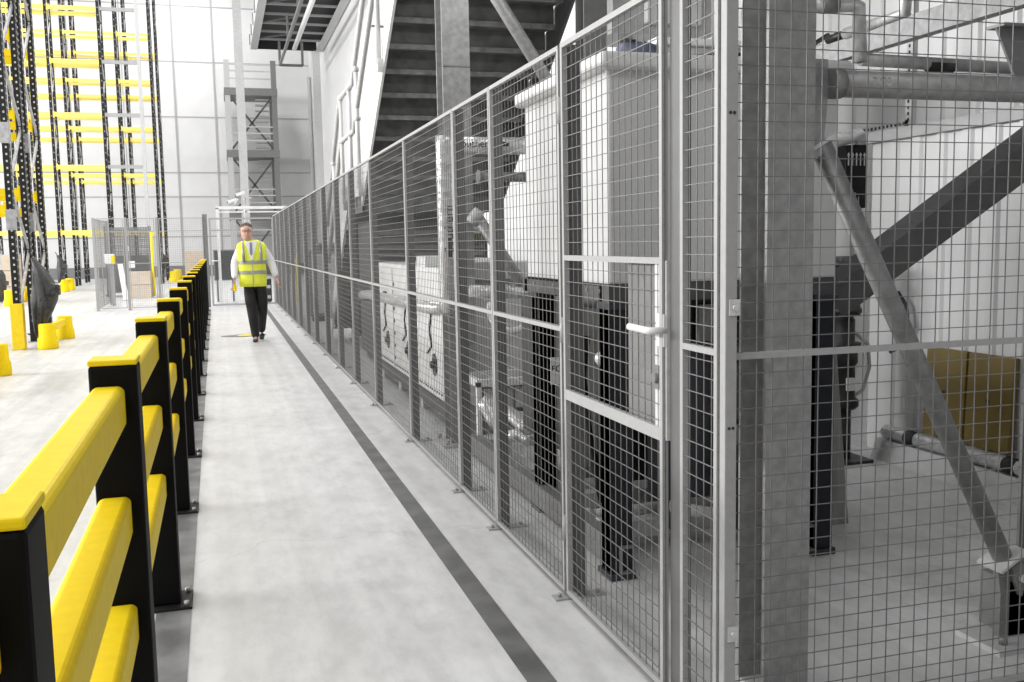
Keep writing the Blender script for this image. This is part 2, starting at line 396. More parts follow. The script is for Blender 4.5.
c1 = column('tall galvanised column with a wide base plate rising in front of the staircase', 1.622, 6.5 * K, .195, .2, 3.95, 'galv', .07)
MB().box(1.526, 1.718, 6.5 * K - .106, 6.5 * K - .1005, 2.66, 2.668).build('splice_line', 'galvd', c1)
c2 = column('plain grey column standing behind the big grey hopper', 2.99, 7.3 * K, .20, .2, 3.95, 'mgrey', .05)
c3 = column('dark grey column bolted to the floor at the foot of the raking tube brace', oY(1015, 555, 2.96 * K).x + .085, 2.86 * K, .17, .2, 3.95, 'mgrey', .0)
MB().prism([(2.735, 2.15), (2.735, 1.90), (2.60, 2.16)], lambda u, v, d: (u, 2.70 * K + d, v), -.005, .005).box(2.60, 2.76, 2.66 * K, 2.74 * K, 2.155, 2.165).build('gusset', 'mgrey', c3)

br = thing('tube_brace', 'mottled galvanised tube brace raking from the near column down to its floor bracket', 'brace', (2.65, 2.64 * K, 0)); br['kind'] = 'thing'
P, Q = oY(820, 144, 2.535 * K), oY(1002, 556, 2.60 * K); d = (Q - P).normalized()
MB().tube(P, Q, .034, 20).build('tube', 'galvd', br)
MB().bar(P - d * .012, P, .085, .06, (0, 1, 0)).build('end_plate', 'galvl', br)
sd = V((0, 1, 0)); dn = d.cross(sd).normalized()
MB().hexa([Q + sd * a * .06 + dn * b_ * .065 + d * c_ for c_ in (0, .01) for a, b_ in ((-1, -1), (1, -1), (1, 1), (-1, 1))]).build('foot_flange', 'galvl', br)
yq = Q.y; gx = Q.x
ft = MB().prism([(gx - .035, .27), (gx + .10, .30), (gx + .13, .02), (gx - .02, .02), (gx - .02, .18)], lambda u, v, k: (u, yq + k, v), -.02, .005)
ft.prism([(gx + .0, .285), (gx + .09, .30), (gx + .05, .17)], lambda u, v, k: (u, yq + k, v), -.045, -.02)
ft.box(gx + .02, gx + .13, yq - .02, yq + .12, .02, .22).build('foot_bracket', 'mgrey', br)
fp = MB().box(gx - .11, gx + .25, yq - .12, yq + .10, 0, .02).build('base_plate', 'lgrey', br)
bolts_each([(gx - .05, yq - .07, .02), (gx + .16, yq - .08, .02)], (0, 0, 1), .016, .03, 'bolt', 'galvd', fp)
bolts(MB(), [(gx + .045, yq - .045, .24)], (0, -1, 0), .016, .02).build('pivot_bolt', 'lgrey', br)

pr = thing('steel_pipe', 'thick galvanised pipe running level from the near column with embossed letters', 'pipe', (2.4, 2.5 * K, 1.91))
zp = 1.912; yp = 2.505 * K
MB().tube((1.835, yp, zp), (3.4, yp, zp), .041, 24).build('tube', 'galv', pr)
MB().tube((1.80, yp, zp), (1.838, yp, zp), .046, 20).build('flange', 'galvd', pr)
text('7C8', 'embossed_lettering', 'lgrey', pr, (1.96, yp - .0405, zp + .004), .042, (1, 0, 0), (0, 0, 1), .001)
MB().box(2.58, 2.64, yp - .03, yp + .03, zp - .075, zp - .03).build('bracket', 'galvd', pr)

# foil wrapped pipes behind it
YP = 3.3 * K
fo = thing('wrapped_pipe', 'foil wrapped pipe bending down above the level galvanised pipe, black tape band', 'pipe', tuple(oY(862, 40, YP)))
pa, pb, pc, pd = oY(800, 6, YP), oY(858, 5, YP), oY(860, 62, YP), oY(1040, 70, YP)
MB().path([pa, pb + V((-.03, 0, 0)), pb + V((.005, 0, -.01)), pc], .030, 14).build('foil_sleeve', 'foil', fo)
MB().tube(pc + V((.0, 0, .01)), pd, .026, 14).build('lower_run', 'galv', fo)
MB().tube(pc.lerp(pd, .36), pc.lerp(pd, .50), .0275, 14).build('tape_band', 'rubber', fo)
MB().tube(pa.lerp(pb, .35), pa.lerp(pb, .62), .032, 14).build('coupling', 'galvd', fo)
fo2 = thing('wrapped_pipe', 'thin foil wrapped pipe slanting behind the bend, its end bare and black', 'pipe', tuple(oX(860, 30, 2.9)))
pa, pb = oX(828, 40, 2.9), oX(905, 13, 2.9)
MB().path([pa.lerp(pb, .25), pb, pb + V((0, -.02, .25))], .027, 12).build('foil_sleeve', 'foil', fo2)
MB().tube(pa, pa.lerp(pb, .26), .020, 12).build('bare_end', 'rubber', fo2)
tb = MB(); zt = 2.385
csec(tb, (3.2, 2.4, zt + .05), (3.2, 6.6, zt + .05), .11, .06, .008, (1, 0, 0))
tag(tb.build('steel_beam', 'galvd'), 'pale steel channel beam running back at the top of the plant bay', 'beam')['kind'] = 'thing'

# clad enclosure along the side wall
XE, YE = 4.22, 5.39 * K
en = thing('clad_enclosure', 'low white ribbed metal enclosure with a grey capping behind the raking brace', 'enclosure', (4.5, 3, 0))
mb = MB().box(XE, 4.78, -4, YE, .0, 2.06)
y = -3.9
while y < YE - .15:
    mb.prism([(0, 0), (.018, -.015), (.085, -.015), (.103, 0)], lambda u, v, k, y=y: (XE + v, y + u, k), .0, 2.06); y += .215
mb.build('cladding', 'clad', en)
MB().box(XE - .04, 4.80, -4, YE + .02, 2.06, 2.13).build('capping', 'seam', en)
kb = MB().prism([(4.02, 0), (4.19, 0), (4.19, .13), (4.06, .13)], lambda u, v, k: (u, k, v), -3, YE - .3)
tag(kb.build('concrete_kerb', 'lgrey'), 'low concrete kerb at the foot of the ribbed enclosure', 'kerb')
pf = thing('wrapped_pipe', 'foil wrapped pipe lying along the kerb below the yellow boards', 'pipe', (4.1, 4, .2))
MB().tube((4.10, 2.6, .178), (4.10, YE - .35, .178), .045, 14).build('foil_sleeve', 'foil', pf)
for t in (.3, .55, .9): MB().tube((4.10, 2.9 + t * 2.3, .178), (4.10, 2.9 + t * 2.3 + .09, .178), .0465, 14).build('printed_band', 'ink', pf)
for i, (a, b_) in enumerate(((4.10, 4.425), (4.44, 4.76))):
    r = thing('yellow_board', ('yellow brown board leaning above the kerb, nearer the dark column', 'yellow brown board leaning above the kerb, half behind the raking brace')[i], 'board', (4.12, (a + b_) / 2 * K, .2), 'yellow brown boards on the kerb')
    mb = MB().prism([(4.125, .224), (4.165, .224), (4.189, .76), (4.149, .76)], lambda u, v, k: (u, k, v), a * K, b_ * K).build('sheet', 'cardy', r, .004)
    q = MB(); ym = (a + b_) / 2 * K; q.tube((4.13, ym, .5), (4.15, ym, .5), .012, 10); q.build('finger_hole', 'dark', r)
tag(MB().prism([(0, 0), (.3, 0), (.26, .05), (.05, .06)], lambda u, v, k: (4.165 + k, 4.12 * K + u, .765 + v), -.01, .02).build('offcut', 'lgrey'), 'pale scrap lying on top of the yellow board', 'scrap') if False else None

# dark inclined conveyor channel
ca, cb = oY(830, 300, 4.05 * K), oY(1080, 112, 3.5 * K); dd = (cb - ca).normalized()
cv = thing('inclined_beam', 'dark grey box beam rising steeply behind the raking tube brace', 'beam', tuple(ca)); cv['kind'] = 'thing'
upv = V((0, .80, 1)).normalized()
MB().bar(ca, cb, .13, .175, V((0, -.42, 1))).build('box_section', 'beamg', cv, .004)

# pump stack
px, py = 3.80, 5.1 * K
pu = thing('pump', 'black flanged pump and valve stack standing behind the hopper leg', 'pump', (px, py, 0))
MB().ell([(0, .055, .055), (.34, .055, .055)], px, py, 16).box(px - .14, px + .14, py - .14, py + .14, 0, .02).build('pedestal', 'navy', pu)
MB().ell([(.34, .08, .08), (.36, .1, .1), (.40, .1, .1), (.42, .075, .075), (.62, .075, .075), (.64, .09, .09), (.70, .09, .09), (.72, .07, .07), (.92, .07, .07)], px, py, 18).build('motor', 'dark', pu)
for z in (.74, .96, 1.06, 1.17, 1.26): MB().ell([(z, .11, .11), (z + .03, .11, .11)], px, py, 18).build('flange', 'dark', pu)
MB().ell([(.92, .06, .06), (1.32, .06, .06)], px, py, 16).build('valve_body', 'dgrey', pu)
bolts_each([(px + .09 * math.cos(k * math.pi / 4), py + .09 * math.sin(k * math.pi / 4), z - .02) for z in (.96, 1.06, 1.17, 1.26) for k in range(8)], (0, 0, 1), .012, .07, 'flange_bolt', 'dgrey', pu)
MB().path([(px + .05, py - .02, .85), (px + .17, py - .02, .75), (px + .2, py, .6), (px + .15, py, .45), (px + .05, py, .40)], .012, 8).build('hose', 'lgrey', pu)
MB().box(px - .03, px + .02, py - .102, py - .075, .47, .55).build('label_plate', 'label', pu)
MB().bar((px + .1, py, 1.08), (px + .26, py - .05, 1.13), .02, .02).build('lever', 'dark', pu)
tag(MB().path([oX(898, 292, 4.15), oX(906, 305, 4.15), oX(908, 325, 4.15), oX(905, 345, 4.15), oX(890, 352, 4.12)], .012, 8).build('cable', 'rubber'), 'thin black cable hanging against the ribbed enclosure', 'cable')
# black terminal panel with white arrows
YT = 5.65 * K
a, b_ = oY(846, 145, YT), oY(866, 208, YT)
tp = thing('terminal_box', 'tall black terminal box with a row of white arrows under a foil bend', 'box', (a.x, YT, b_.z))
MB().box(a.x, b_.x, YT, YT + .1, b_.z, a.z).build('case', 'rubber', tp, .005)
mb = MB(); zz = (a.z * .7 + b_.z * .3) + .03
for k in range(5):
    x = a.x + .018 + k * (b_.x - a.x - .03) / 4.4
    mb.box(x, x + .008, YT - .003, YT, zz - .04, zz + .03); mb.prism([(x - .008, zz + .03), (x + .016, zz + .03), (x + .004, zz + .05)], lambda u, v, k: (u, YT + k, v), -.003, 0)
mb.build('arrow_mark', 'inkw', tp)
mb = MB()
for k in range(3):
    x = a.x + .05 + k * .028; mb.box(x, x + .006, YT - .003, YT, b_.z + .02, b_.z + .02 + (.12, .09, .06)[k])
mb.build('printed_line', 'lgrey', tp)
a2 = oY(838, 140, YT); b2 = oY(858, 135, YT)
tag(MB().path([a2 - V((.1, 0, .02)), b2, b2 + V((.03, 0, -.02)), V((b2.x + .03, YT, a.z + .0))], .05, 14).build('wrapped_bend', 'foil'), 'crumpled foil bend sitting on the black terminal box', 'pipe')
# perforated cable strut
st = thing('cable_strut', 'perforated steel strut with a short arm fixed in front of the side wall', 'strut', (4.45, 5.6, 2.13))
a = oX(912, 60, 4.45)
mb = MB().box(4.43, 4.47, a.y - .03, a.y + .03, 2.13, 3.4)
for k in range(30): mb.box(4.427, 4.431, a.y - .008, a.y + .008, 2.16 + k * .04, 2.18 + k * .04, 1)
mb.build('upright', ('lgrey', 'ink'), st)
mb = MB().box(4.43, 4.47, a.y, a.y + .9, 2.17, 2.21)
for k in range(20): mb.box(4.427, 4.431, a.y + .03 + k * .042, a.y + .05 + k * .042, 2.18, 2.20, 1)
mb.build('arm', ('lgrey', 'ink'), st)

# ------------------------------------------------------------------ big hopper on dark legs
TX0, TX1, TY0, TY1 = 1.535, 2.625, 3.58 * K, 4.66 * K
hp = thing('hopper', 'big grey sheet metal hopper with a thick pale rim standing on dark legs', 'hopper', (2.08, 4.3, 0))
MB().box(TX0, TX1, TY0, TY1, 1.265, 2.15).build('body', 'tankl', hp, .012)
rm = MB(); o = .045
for (x0, x1, y0, y1) in ((TX0 - o, TX1 + o, TY0 - o, TY0 + .02), (TX0 - o, TX1 + o, TY1 - .02, TY1 + o), (TX0 - o, TX0 + .02, TY0 + .02, TY1 - .02), (TX1 - .02, TX1 + o, TY0 + .02, TY1 - .02)):
    rm.box(x0, x1, y0, y1, 2.135, 2.205)
rm.build('rim', 'wpaint', hp, .022, 3)
MB().box(TX0, TX1, TY0, TY1, 2.16, 2.17).build('lid_sheet', 'lgrey', hp)
for i, (x, y) in enumerate(((TX0, TY0), (TX1 - .10, TY0), (TX0 + .05, TY1 - .02), (TX1 - .10, TY1 - .02))):
    lg = MB(); w, dp = .10, .11
    csec(lg, (x + w / 2, y + .0, .03), (x + w / 2, y + .0, 1.19), w, dp, .012, (0, 1, 0))
    lg.box(x, x + w, y + .0, y + dp, .03, 1.19).box(x - .012, x + w + .012, y - .012, y + dp + .02, 0, .03).box(x - .01, x + w + .01, y - .01, y + dp + .01, 1.16, 1.19)
    lg.build('leg', 'navy', hp, .004)
fm = MB()
for x in (TX0 + .0, TX1 - .07): fm.box(x, x + .07, TY0 + .11, TY1 + .05, 1.19, 1.255)
for y in (TY0, TY1): fm.box(TX0, TX1, y, y + .08, 1.19, 1.265)
fm.build('support_frame', 'dgrey', hp)
bolts_each([(TX0 + .0, TY0 + .1 + t * .15, 1.235) for t in range(7)], (-1, 0, 0), .009, .006, 'rivet', 'mgrey', hp)
fl = MB().ell([(2.21, .13, .09), (2.25, .12, .085), (2.29, .09, .06), (2.31, .03, .02)], 1.80, TY0 + .28, 12)
for k, v in enumerate(fl.v): fl.v[k] = (v[0] + random.uniform(-.02, .02), v[1] + random.uniform(-.015, .015), v[2] + random.uniform(-.015, .012) if v[2] > 2.22 else v[2])
tag(fl.build('plastic_bag', 'blue'), 'crumpled blue grey plastic lying on the rim of the hopper', 'plastic')
cp = [(1.95, TY0 + .1, 2.22), (2.1, TY0 + .02, 2.216), (2.25, TY0 + .0, 2.22), (2.4, TY0 + .05, 2.25), (2.55, TY0 + .1, 2.29), (2.7, TY0 + .2, 2.36), (2.72, TY0 + .6, 2.3), (2.72, TY0 + .6, .9)]
tag(MB().path(cp, .011, 8).build('black_cable', 'rubber'), 'black cable trailing along the top rim of the hopper', 'cable')
pk = MB().hexa([(2.885, 3.94 * K, 0), (2.985, 3.94 * K, 0), (2.985, 3.98 * K, 0), (2.885, 3.98 * K, 0), (2.87, 4.0 * K, 1.16), (2.915, 4.0 * K, 1.16), (2.915, 4.04 * K, 1.16), (2.87, 4.04 * K, 1.16)])
tag(pk.build('tapered_plank', 'timber', None, .003), 'tapered grey plank leaning upright beside the hopper leg', 'plank')

# ------------------------------------------------------------------ press under and behind the hopper
bl = thing('baling_press', 'dark machine with motor, pipes and steel skids tucked under the hopper', 'machine', (2.1, 5, 0))
for x in (1.57, 2.45):
    s_ = MB(); csec(s_, (x, TY0 - .02, .09), (x, 6.1 * K, .09), .12, .07, .01, (1, 0, 0)); s_.build('skid', 'mgrey', bl)
for y in (TY0 + .35, TY0 + .9, TY0 + 1.5): MB().box(1.585, 2.445, y, y + .09, .06, .137).build('cross_member', 'lgrey', bl)
MB().box(1.74, 2.42, TY0 + .55, 5.4 * K, .30, 1.12).box(1.70, 2.46, TY0 + .53, TY0 + .58, .28, 1.17).build('chamber', 'dark', bl, .01)
MB().box(1.66, 1.76, TY0 + .30, TY0 + .36, .16, 1.0).box(1.95, 2.03, TY0 + .28, TY0 + .34, .1, 1.19).box(1.83, 2.14, TY0 + .26, TY0 + .28, .25, .98).build('guide_post', 'navy', bl, .004)
mo = MB().path([(2.30, TY0 + .18, .74), (2.30, TY0 + .52, .74)], .135, 24)
for k in range(16):
    t = 2 * math.pi * k / 16; mo.bar((2.30 + .14 * math.cos(t), TY0 + .22, .74 + .14 * math.sin(t)), (2.30 + .14 * math.cos(t), TY0 + .46, .74 + .14 * math.sin(t)), .012, .02, (math.cos(t), 0, math.sin(t)))
mo.build('motor', 'dgrey', bl)
MB().box(2.25, 2.35, TY0 + .25, TY0 + .40, .88, .95).build('junction_box', 'mgrey', bl, .006)
MB().box(2.20, 2.335, TY0 + .48, TY0 + .50, .93, 1.13).build('back_plate', 'lgrey', bl)
MB().box(2.20, 2.28, TY0 + .14, TY0 + .17, .50, .60).build('foot_block', 'mgrey', bl)
MB().box(2.18, 2.36, TY0 + .12, TY0 + .18, .12, .52).build('pedestal', 'navy', bl, .004)
sg = MB().box(2.24, 2.335, TY0 + .10, TY0 + .104, .35, .475).build('notice_plate', 'label', bl)
text('Be', 'lettering', 'ink', sg, (2.275, TY0 + .0985, .425), .058, (1, 0, 0), (0, 0, 1))
MB().box(2.305, 2.32, TY0 + .098, TY0 + .1, .40, .455).box(2.255, 2.31, TY0 + .098, TY0 + .1, .375, .38).build('printed_mark', 'ink', sg)
for (a, b_, r) in (((1.66, TY0 + .62, .10), (2.4, TY0 + .62, .10), .035), ((1.95, TY0 + .24, .22), (2.3, TY0 + .24, .13), .03), ((1.64, TY0 + .40, .12), (2.2, TY0 + .44, .10), .03)):
    MB().tube(a, b_, r, 14).tube(V(a) - V((.01, 0, 0)), V(a) + V((.03, 0, 0)), r * 1.25, 14).build('pipe', 'lgrey', bl)
pts = [(2.32, TY0 + .2, 1.1), (2.36, TY0 + .16, .98), (2.34, TY0 + .12, .86), (2.42, TY0 + .14, .74), (2.45, TY0 + .2, .5)]
MB().path(pts, .013, 8).build('hose', 'rubber', bl)
MB().path([(1.70, TY0 + .7, .98), (1.66, TY0 + .66, .8), (1.67, TY0 + .6, .5), (1.70, TY0 + .5, .2)], .022, 8).build('hose', 'rubber', bl)
MB().path([(1.72, TY0 + .42, .70), (1.735, TY0 + .42, .55), (1.73, TY0 + .42, .2)], .010, 8).build('conduit', 'lgrey', bl)
s1 = MB().box(1.585, 1.70, TY1 - .22, TY1 - .216, .72, .86).build('notice_plate', 'label', bl)
text('FOR', 'lettering', 'ink', s1, (1.63, TY1 - .2215, .80), .045, (1, 0, 0), (0, 0, 1))
s2 = MB().box(1.70, 1.84, TY0 + .50, TY0 + .504, .71, .83).build('notice_plate', 'mgrey', bl)
text('BALE', 'lettering', 'ink', s2, (1.77, TY0 + .499, .78), .045, (1, 0, 0), (0, 0, 1))
mb = MB()
for k in range(5): mb.ball((1.68 + .05 * k, TY0 + .45 + .05 * (k % 2), .90 + .03 * (k % 3)), .035, 10)
mb.build('valve', 'galvl', bl)

# light housing, roller table and pipes between the column and the hopper
YB = 6.1 * K
hs = thing('machine_housing', 'pale grey machine housing behind the tall column, round white hose in front', 'machine', (1.95, YB, 0))
a, b_ = oY(473, 262, YB + .6), oY(536, 384, YB + .6)
MB().box(a.x, b_.x + .3, YB + .60, YB + .82, b_.z, a.z).build('casing', 'tankl', hs, .01)
for x in (a.x + .02, b_.x + .2): MB().box(x, x + .05, YB + .62, YB + .80, 0, b_.z).build('leg', 'mgrey', hs)
MB().box(a.x - .02, b_.x + .3, YB + .58, YB + .598, a.z - .16, a.z - .13).build('seam_strip', 'mgrey', hs)
c = oY(512, 309, YB + .1)
ring = [c + V((.155 * math.cos(t), 0, .155 * math.sin(t))) for t in [math.radians(k) for k in range(-200, 30, 12)]]
MB().path(ring, .026, 12).build('hose', 'wpaint', hs)
wp = thing('wrapped_pipe', 'foil wrapped pipe with a valve running from the column to the hopper', 'pipe', tuple(c))
a, b_ = oY(470, 291, YB + .15), oY(534, 293, YB + .15)
MB().tube(a, b_, .043, 14).build('foil_sleeve', 'foil', wp)
MB().tube(a.lerp(b_, .35), a.lerp(b_, .55), .056, 14).tube(a.lerp(b_, .45), a.lerp(b_, .45) + V((0, 0, .08)), .018, 10).build('valve', 'lgrey', wp)
rt = thing('roller_table', 'low white framed table with grey boxes beside the hopper leg', 'table', (1.9, YB, 0))
a, b_ = oY(477, 383, YB - .1), oY(540, 452, YB - .1)
mb = MB().box(a.x, b_.x, YB - .1, YB - .06, a.z - .03, a.z + .02).box(a.x, a.x + .03, YB - .1, YB - .06, 0, a.z).box(b_.x, b_.x + .03, YB - .1, YB - .06, 0, a.z).box(a.x, b_.x, YB + .3, YB + .34, a.z - .03, a.z + .02).box(a.x, a.x + .03, YB + .3, YB + .34, 0, a.z)
mb.box(a.x, a.x + .03, YB - .06, YB + .3, a.z - .03, a.z + .02).build('frame', 'wpaint', rt)
MB().box(a.x + .04, b_.x, YB - .05, YB + .28, a.z - .20, a.z - .03).build('tray', 'mgrey', rt, .006)
mb = MB()
for k in range(4): mb.box(a.x + .06 + k * .11, a.x + .15 + k * .11, YB - .065, YB - .05, a.z - .19, a.z - .05)
mb.build('panel', 'lgrey', rt, .004)
fp_ = thing('wrapped_pipe', 'crumpled foil pipes on the floor below the low white table', 'pipe', (1.85, YB - .2, .1))
for (p, q, r) in ((oY(482, 402, YB - .25), oY(500, 425, YB - .35), .055), (oY(497, 408, YB - .3), oY(533, 432, YB - .55), .04), (oY(505, 436, YB - .5), oY(535, 440, YB - .6), .035)):
    MB().path([p, p.lerp(q, .33) + V((.01, 0, .015)), p.lerp(q, .66) - V((0, 0, .01)), q], [r, r * 1.15, r * .95, r * 1.1], 12).build('foil_sleeve', 'foil', fp_)
tag(MB().box(1.63, 1.80, YB - .25, YB - .08, .02, .15).box(1.62, 1.81, YB - .26, YB - .07, 0, .02).build('pipe_block', 'lgrey', None, .01), 'pale block on the floor at the end of the foil pipes', 'block')
# wrapped duct by the tall column
YW = 6.15 * K
wd = thing('wrapped_duct', 'tall foil wrapped duct with black lettering standing in front of the column', 'duct', (1.485, YW, 1))
xw = oY(446, 200, YW).x; zt, zb = oY(446, 136, YW).z, oY(446, 314, YW).z; rw = .060
MB().path([(xw, YW, zb + .0), (xw, YW, zb + .03), (xw, YW, zb + .08), (xw, YW, zt - .05), (xw, YW, zt)], [rw * .55, rw * .9, rw, rw, rw * .97], 20).build('vertical_sleeve', 'foil', wd)
MB().tube((xw, YW, zt - .06), (2.14, YW, zt - .06), .057, 20).build('top_sleeve', 'foil', wd)
mb = MB()
for z in (zt - .19, zt - .30): mb.tube((xw, YW, z), (xw, YW, z + .006), rw + .002, 20)
mb.build('tape', 'lgrey', wd)
dv = V((-.23, -1, 0)).normalized(); pf_ = V((xw, YW, 0)) + dv * (rw + .002) + V((.018, 0, 0))
text('Southern', 'lettering', 'ink', wd, pf_ + V((0, 0, oY(446, 232, YW).z + .02)), .085, (0, 0, 1), (-1, .23, 0))
MB().bar(pf_ + V((0, 0, oY(446, 257, YW).z)), pf_ + V((0, 0, oY(446, 238, YW).z)), .03, .003, dv).build('printed_bar', 'ink', wd)
text('ooooo', 'small_lettering', 'ink', wd, pf_ + V((-.04, 0, zb + .13)), .05, (0, 0, 1), (-1, .23, 0)) if False else None
text('Southern', 'lettering', 'ink', wd, (1.66, YW - .058, zt - .055), .07, (1, 0, 0), (0, 0, 1))
MB().box(1.76, 1.90, YW - .0595, YW - .057, zt - .07, zt - .04).build('printed_bar', 'ink', wd)
z2 = oY(500, 176, YW).z
tg = thing('steel_pipe', 'thin dull grey pipe running level below the wrapped duct branch', 'pipe', (1.9, YW, z2))
MB().tube((1.72, YW + .1, z2), (2.14, YW + .1, z2), .034, 16).build('tube', 'galvd', tg)
MB().tube((1.715, YW + .1, z2), (1.735, YW + .1, z2), .05, 16).build('flange', 'galvd', tg)
P, Q = oY(474, 212, YW + .15), oY(534, 302, YW + .15)
tb2 = thing('tube_brace', 'dull tube brace sloping from the tall column down behind the wrapped duct', 'brace', tuple(P)); tb2['kind'] = 'thing'
MB().tube(P, Q + (Q - P) * .25, .040, 18).build('tube', 'galvd', tb2)
MB().tube(P + V((-.02, 0, -.01)), P + (Q - P).normalized() * .06, .055, 14).build('collar', 'lgrey', tb2)
P, Q = oY(494, -6, 6.75 * K), oY(590, 150, 6.75 * K)
tb3 = thing('tube_brace', 'galvanised tube brace crossing in front of the stair soffit above the fence', 'brace', tuple(P)); tb3['kind'] = 'thing'
P0 = P - (Q - P) * .7
MB().tube(P0, Q, .047, 18).build('tube', 'galv', tb3)
nt_ = thing('notice', 'small green and white notice hanging beside the tall column', 'notice', tuple(oY(476, 232, YW + .45)))
a, b_ = oY(471, 219, YW + .45), oY(481, 246, YW + .45)
MB().box(a.x, b_.x, YW + .45, YW + .47, b_.z, a.z).build('board', 'green', nt_, .003)
MB().box(a.x + .004, b_.x - .004, YW + .446, YW + .45, a.z * .6 + b_.z * .4, a.z * .72 + b_.z * .28).box(a.x + .004, b_.x - .004, YW + .446, YW + .45, a.z * .47 + b_.z * .53, a.z * .53 + b_.z * .47).build('white_stripe', 'label', nt_)
# pale casings behind the hopper
bx = thing('machine_casing', 'white boxy machine casing rising behind the rim of the hopper', 'machine', (3.6, 6.5, 0))
MB().box(2.85, 4.1, 5.75 * K, 6.9 * K, 1.0, 2.72).box(2.80, 4.12, 5.72 * K, 6.93 * K, 2.72, 2.77).build('casing', 'wpaint', bx, .01)
mb = MB()
for x in (2.88, 4.0):
    for y in (5.8 * K, 6.8 * K): mb = MB().box(x, x + .08, y, y + .08, 0, 1.0); mb.build('leg', 'mgrey', bx)
a, b_ = oY(612, -20, 7.6 * K), oY(645, 34, 7.6 * K)
bx2 = thing('wall_box', 'pale grey box high up beside the grey column behind the hopper', 'box', tuple(a))
MB().box(a.x, a.x + .95, 7.6 * K, 7.6 * K + .6, b_.z, b_.z + 1.0).build('case', 'lgrey', bx2, .01)
MB().box(a.x + .28, a.x + .8, 7.6 * K - .1, 7.6 * K, b_.z + .08, b_.z + .85).build('front_panel', 'wpaint', bx2, .01)
MB().box(a.x + .2, a.x + .28, 7.6 * K + .2, 7.6 * K + .3, 0, b_.z).build('stand', 'mgrey', bx2)

# ------------------------------------------------------------------ white bolted cabinet
CXF, CY0, CY1, CZ0, CZ1 = 1.62, 6.92 * K, 10.25 * K, .20, 1.25
cb = thing('filter_cabinet', 'long white bolted steel cabinet with a pipe along its side behind the fence', 'cabinet', (1.95, 8.5 * K, 0))
MB().box(CXF + .02, 2.4, CY0 + .02, CY1, CZ0, CZ1).build('body', 'wpaint', cb, .006)
MB().box(CXF, 2.42, CY0, CY0 + .03, CZ0 - .02, CZ1 + .03).build('end_flange', 'lgrey', cb, .003)
bolts_each([(CXF + q, CY0, CZ0 + .04 + k * .145) for q in (.07, .25) for k in range(8)], (0, -1, 0), .020, .02, 'flange_bolt', 'dgrey', cb)
n = 3; stp = (CY1 - CY0 - .1) / n
for k in range(n):
    y0, y1 = CY0 + .06 + k * stp, CY0 + .06 + (k + 1) * stp - .07
    pn = MB().box(CXF - .012, CXF + .02, y0, y1, CZ0 + .03, CZ1 - .03).build('door_panel', 'wpaint', cb, .006)
    bolts_each([(CXF - .012, y0 + .05 + j * (y1 - y0 - .1) / 11, CZ0 + .07) for j in range(12)], (-1, 0, 0), .010, .01, 'panel_bolt', 'mgrey', pn)
    bolts_each([(CXF - .012, y1 - .05, CZ0 + .14 + j * .12) for j in range(7)], (-1, 0, 0), .020, .012, 'edge_bolt', 'mgrey', pn)
    MB().tube((CXF - .05, y0 + .30, CZ0 + .28), (CXF - .01, y0 + .30, CZ0 + .28), .03, 12).tube((CXF - .02, y0 + .30, CZ0 + .28), (CXF - .011, y0 + .30, CZ0 + .28), .09, 18).build('knob', 'dark' if k < 2 else 'dgrey', pn)
    MB().path([(CXF - .02, y0 + .35, CZ0 + .72), (CXF - .02, y0 + .45, CZ0 + .55), (CXF - .02, y0 + .38, CZ0 + .42), (CXF - .02, y0 + .55, CZ0 + .35)], .008, 6).build('wire', 'ink', pn)
    MB().ball((CXF - .03, y0 + .33, CZ0 + .74), .035, 10).build('gland', 'dark', pn)
MB().box(1.9, 2.3, CY0 + .5, CY0 + 1.5, CZ1, CZ1 + .06).box(1.66, 1.9, CY0 + .9, CY0 + 1.3, CZ1, CZ1 + .09).build('top_box', 'wpaint', cb, .006)
MB().box(CXF + .0, 2.4, CY0 + .05, CY1 - .05, .11, CZ0).build('base_beam', 'dgrey', cb)
for y in (CY0 + .1, CY0 + 1.1, CY0 + 2.2, CY1 - .25):
    MB().box(CXF + .03, CXF + .16, y, y + .13, 0, .11).build('leg', 'lgrey', cb)
pz = .93
MB().path([(CXF - .075, CY1 + .55, pz - .06), (CXF - .075, CY1 + .0, pz - .03), (CXF - .075, CY0 + .2, pz + .02), (CXF + .03, CY0 - .03, pz + .03)], .05, 14).build('side_pipe', 'foil', cb)
MB().box(CXF - .13, CXF + .0, CY1 + .5, CY1 + .7, pz - .13, pz + .09).build('pipe_box', 'mgrey', cb, .005)

# ------------------------------------------------------------------ staircase
SX0, SX1 = 1.60, 3.22
sc = thing('staircase', 'steel staircase with dark treads and white tube handrails climbing above the fence', 'stairs', (2.4, 10, 0))
run, rise = .272, .188
ya, za = 10.85 * K, 2.02                        # landing edge
for k in range(12):
    yn, z = ya - k * run, za + (k + 1) * rise
    t = MB().box(SX0 + .02, SX1 - .02, yn - run, yn, z - .006, z).box(SX0 + .02, SX1 - .02, yn - .006, yn, z - rise, z)
    t = t.build('tread', 'tread', sc)
    MB().box(SX0 + .02, SX1 - .02, yn - run - .03, yn - run + .01, z - .035, z + .012).build('rear_lip', 'treadl', t, .004)
def stringer(x, y0, z0, y1, z1, mat):
    a, b = V((x, y0, z0)), V((x, y1, z1)); mb = MB()
    mb.prism([(y0, z0 - .13), (y0, z0 + .17), (y1, z1 + .17), (y1, z1 - .13)], lambda u, v, k: (x + k, u, v), -.012, .012)
    return mb.build('stringer', mat, sc)
yt = ya - 12 * run; ztp = za + 12 * rise
stringer(SX0, ya, za, yt, ztp, 'wpaint')  # hall-side stringer coloured white for the hall light falling on it
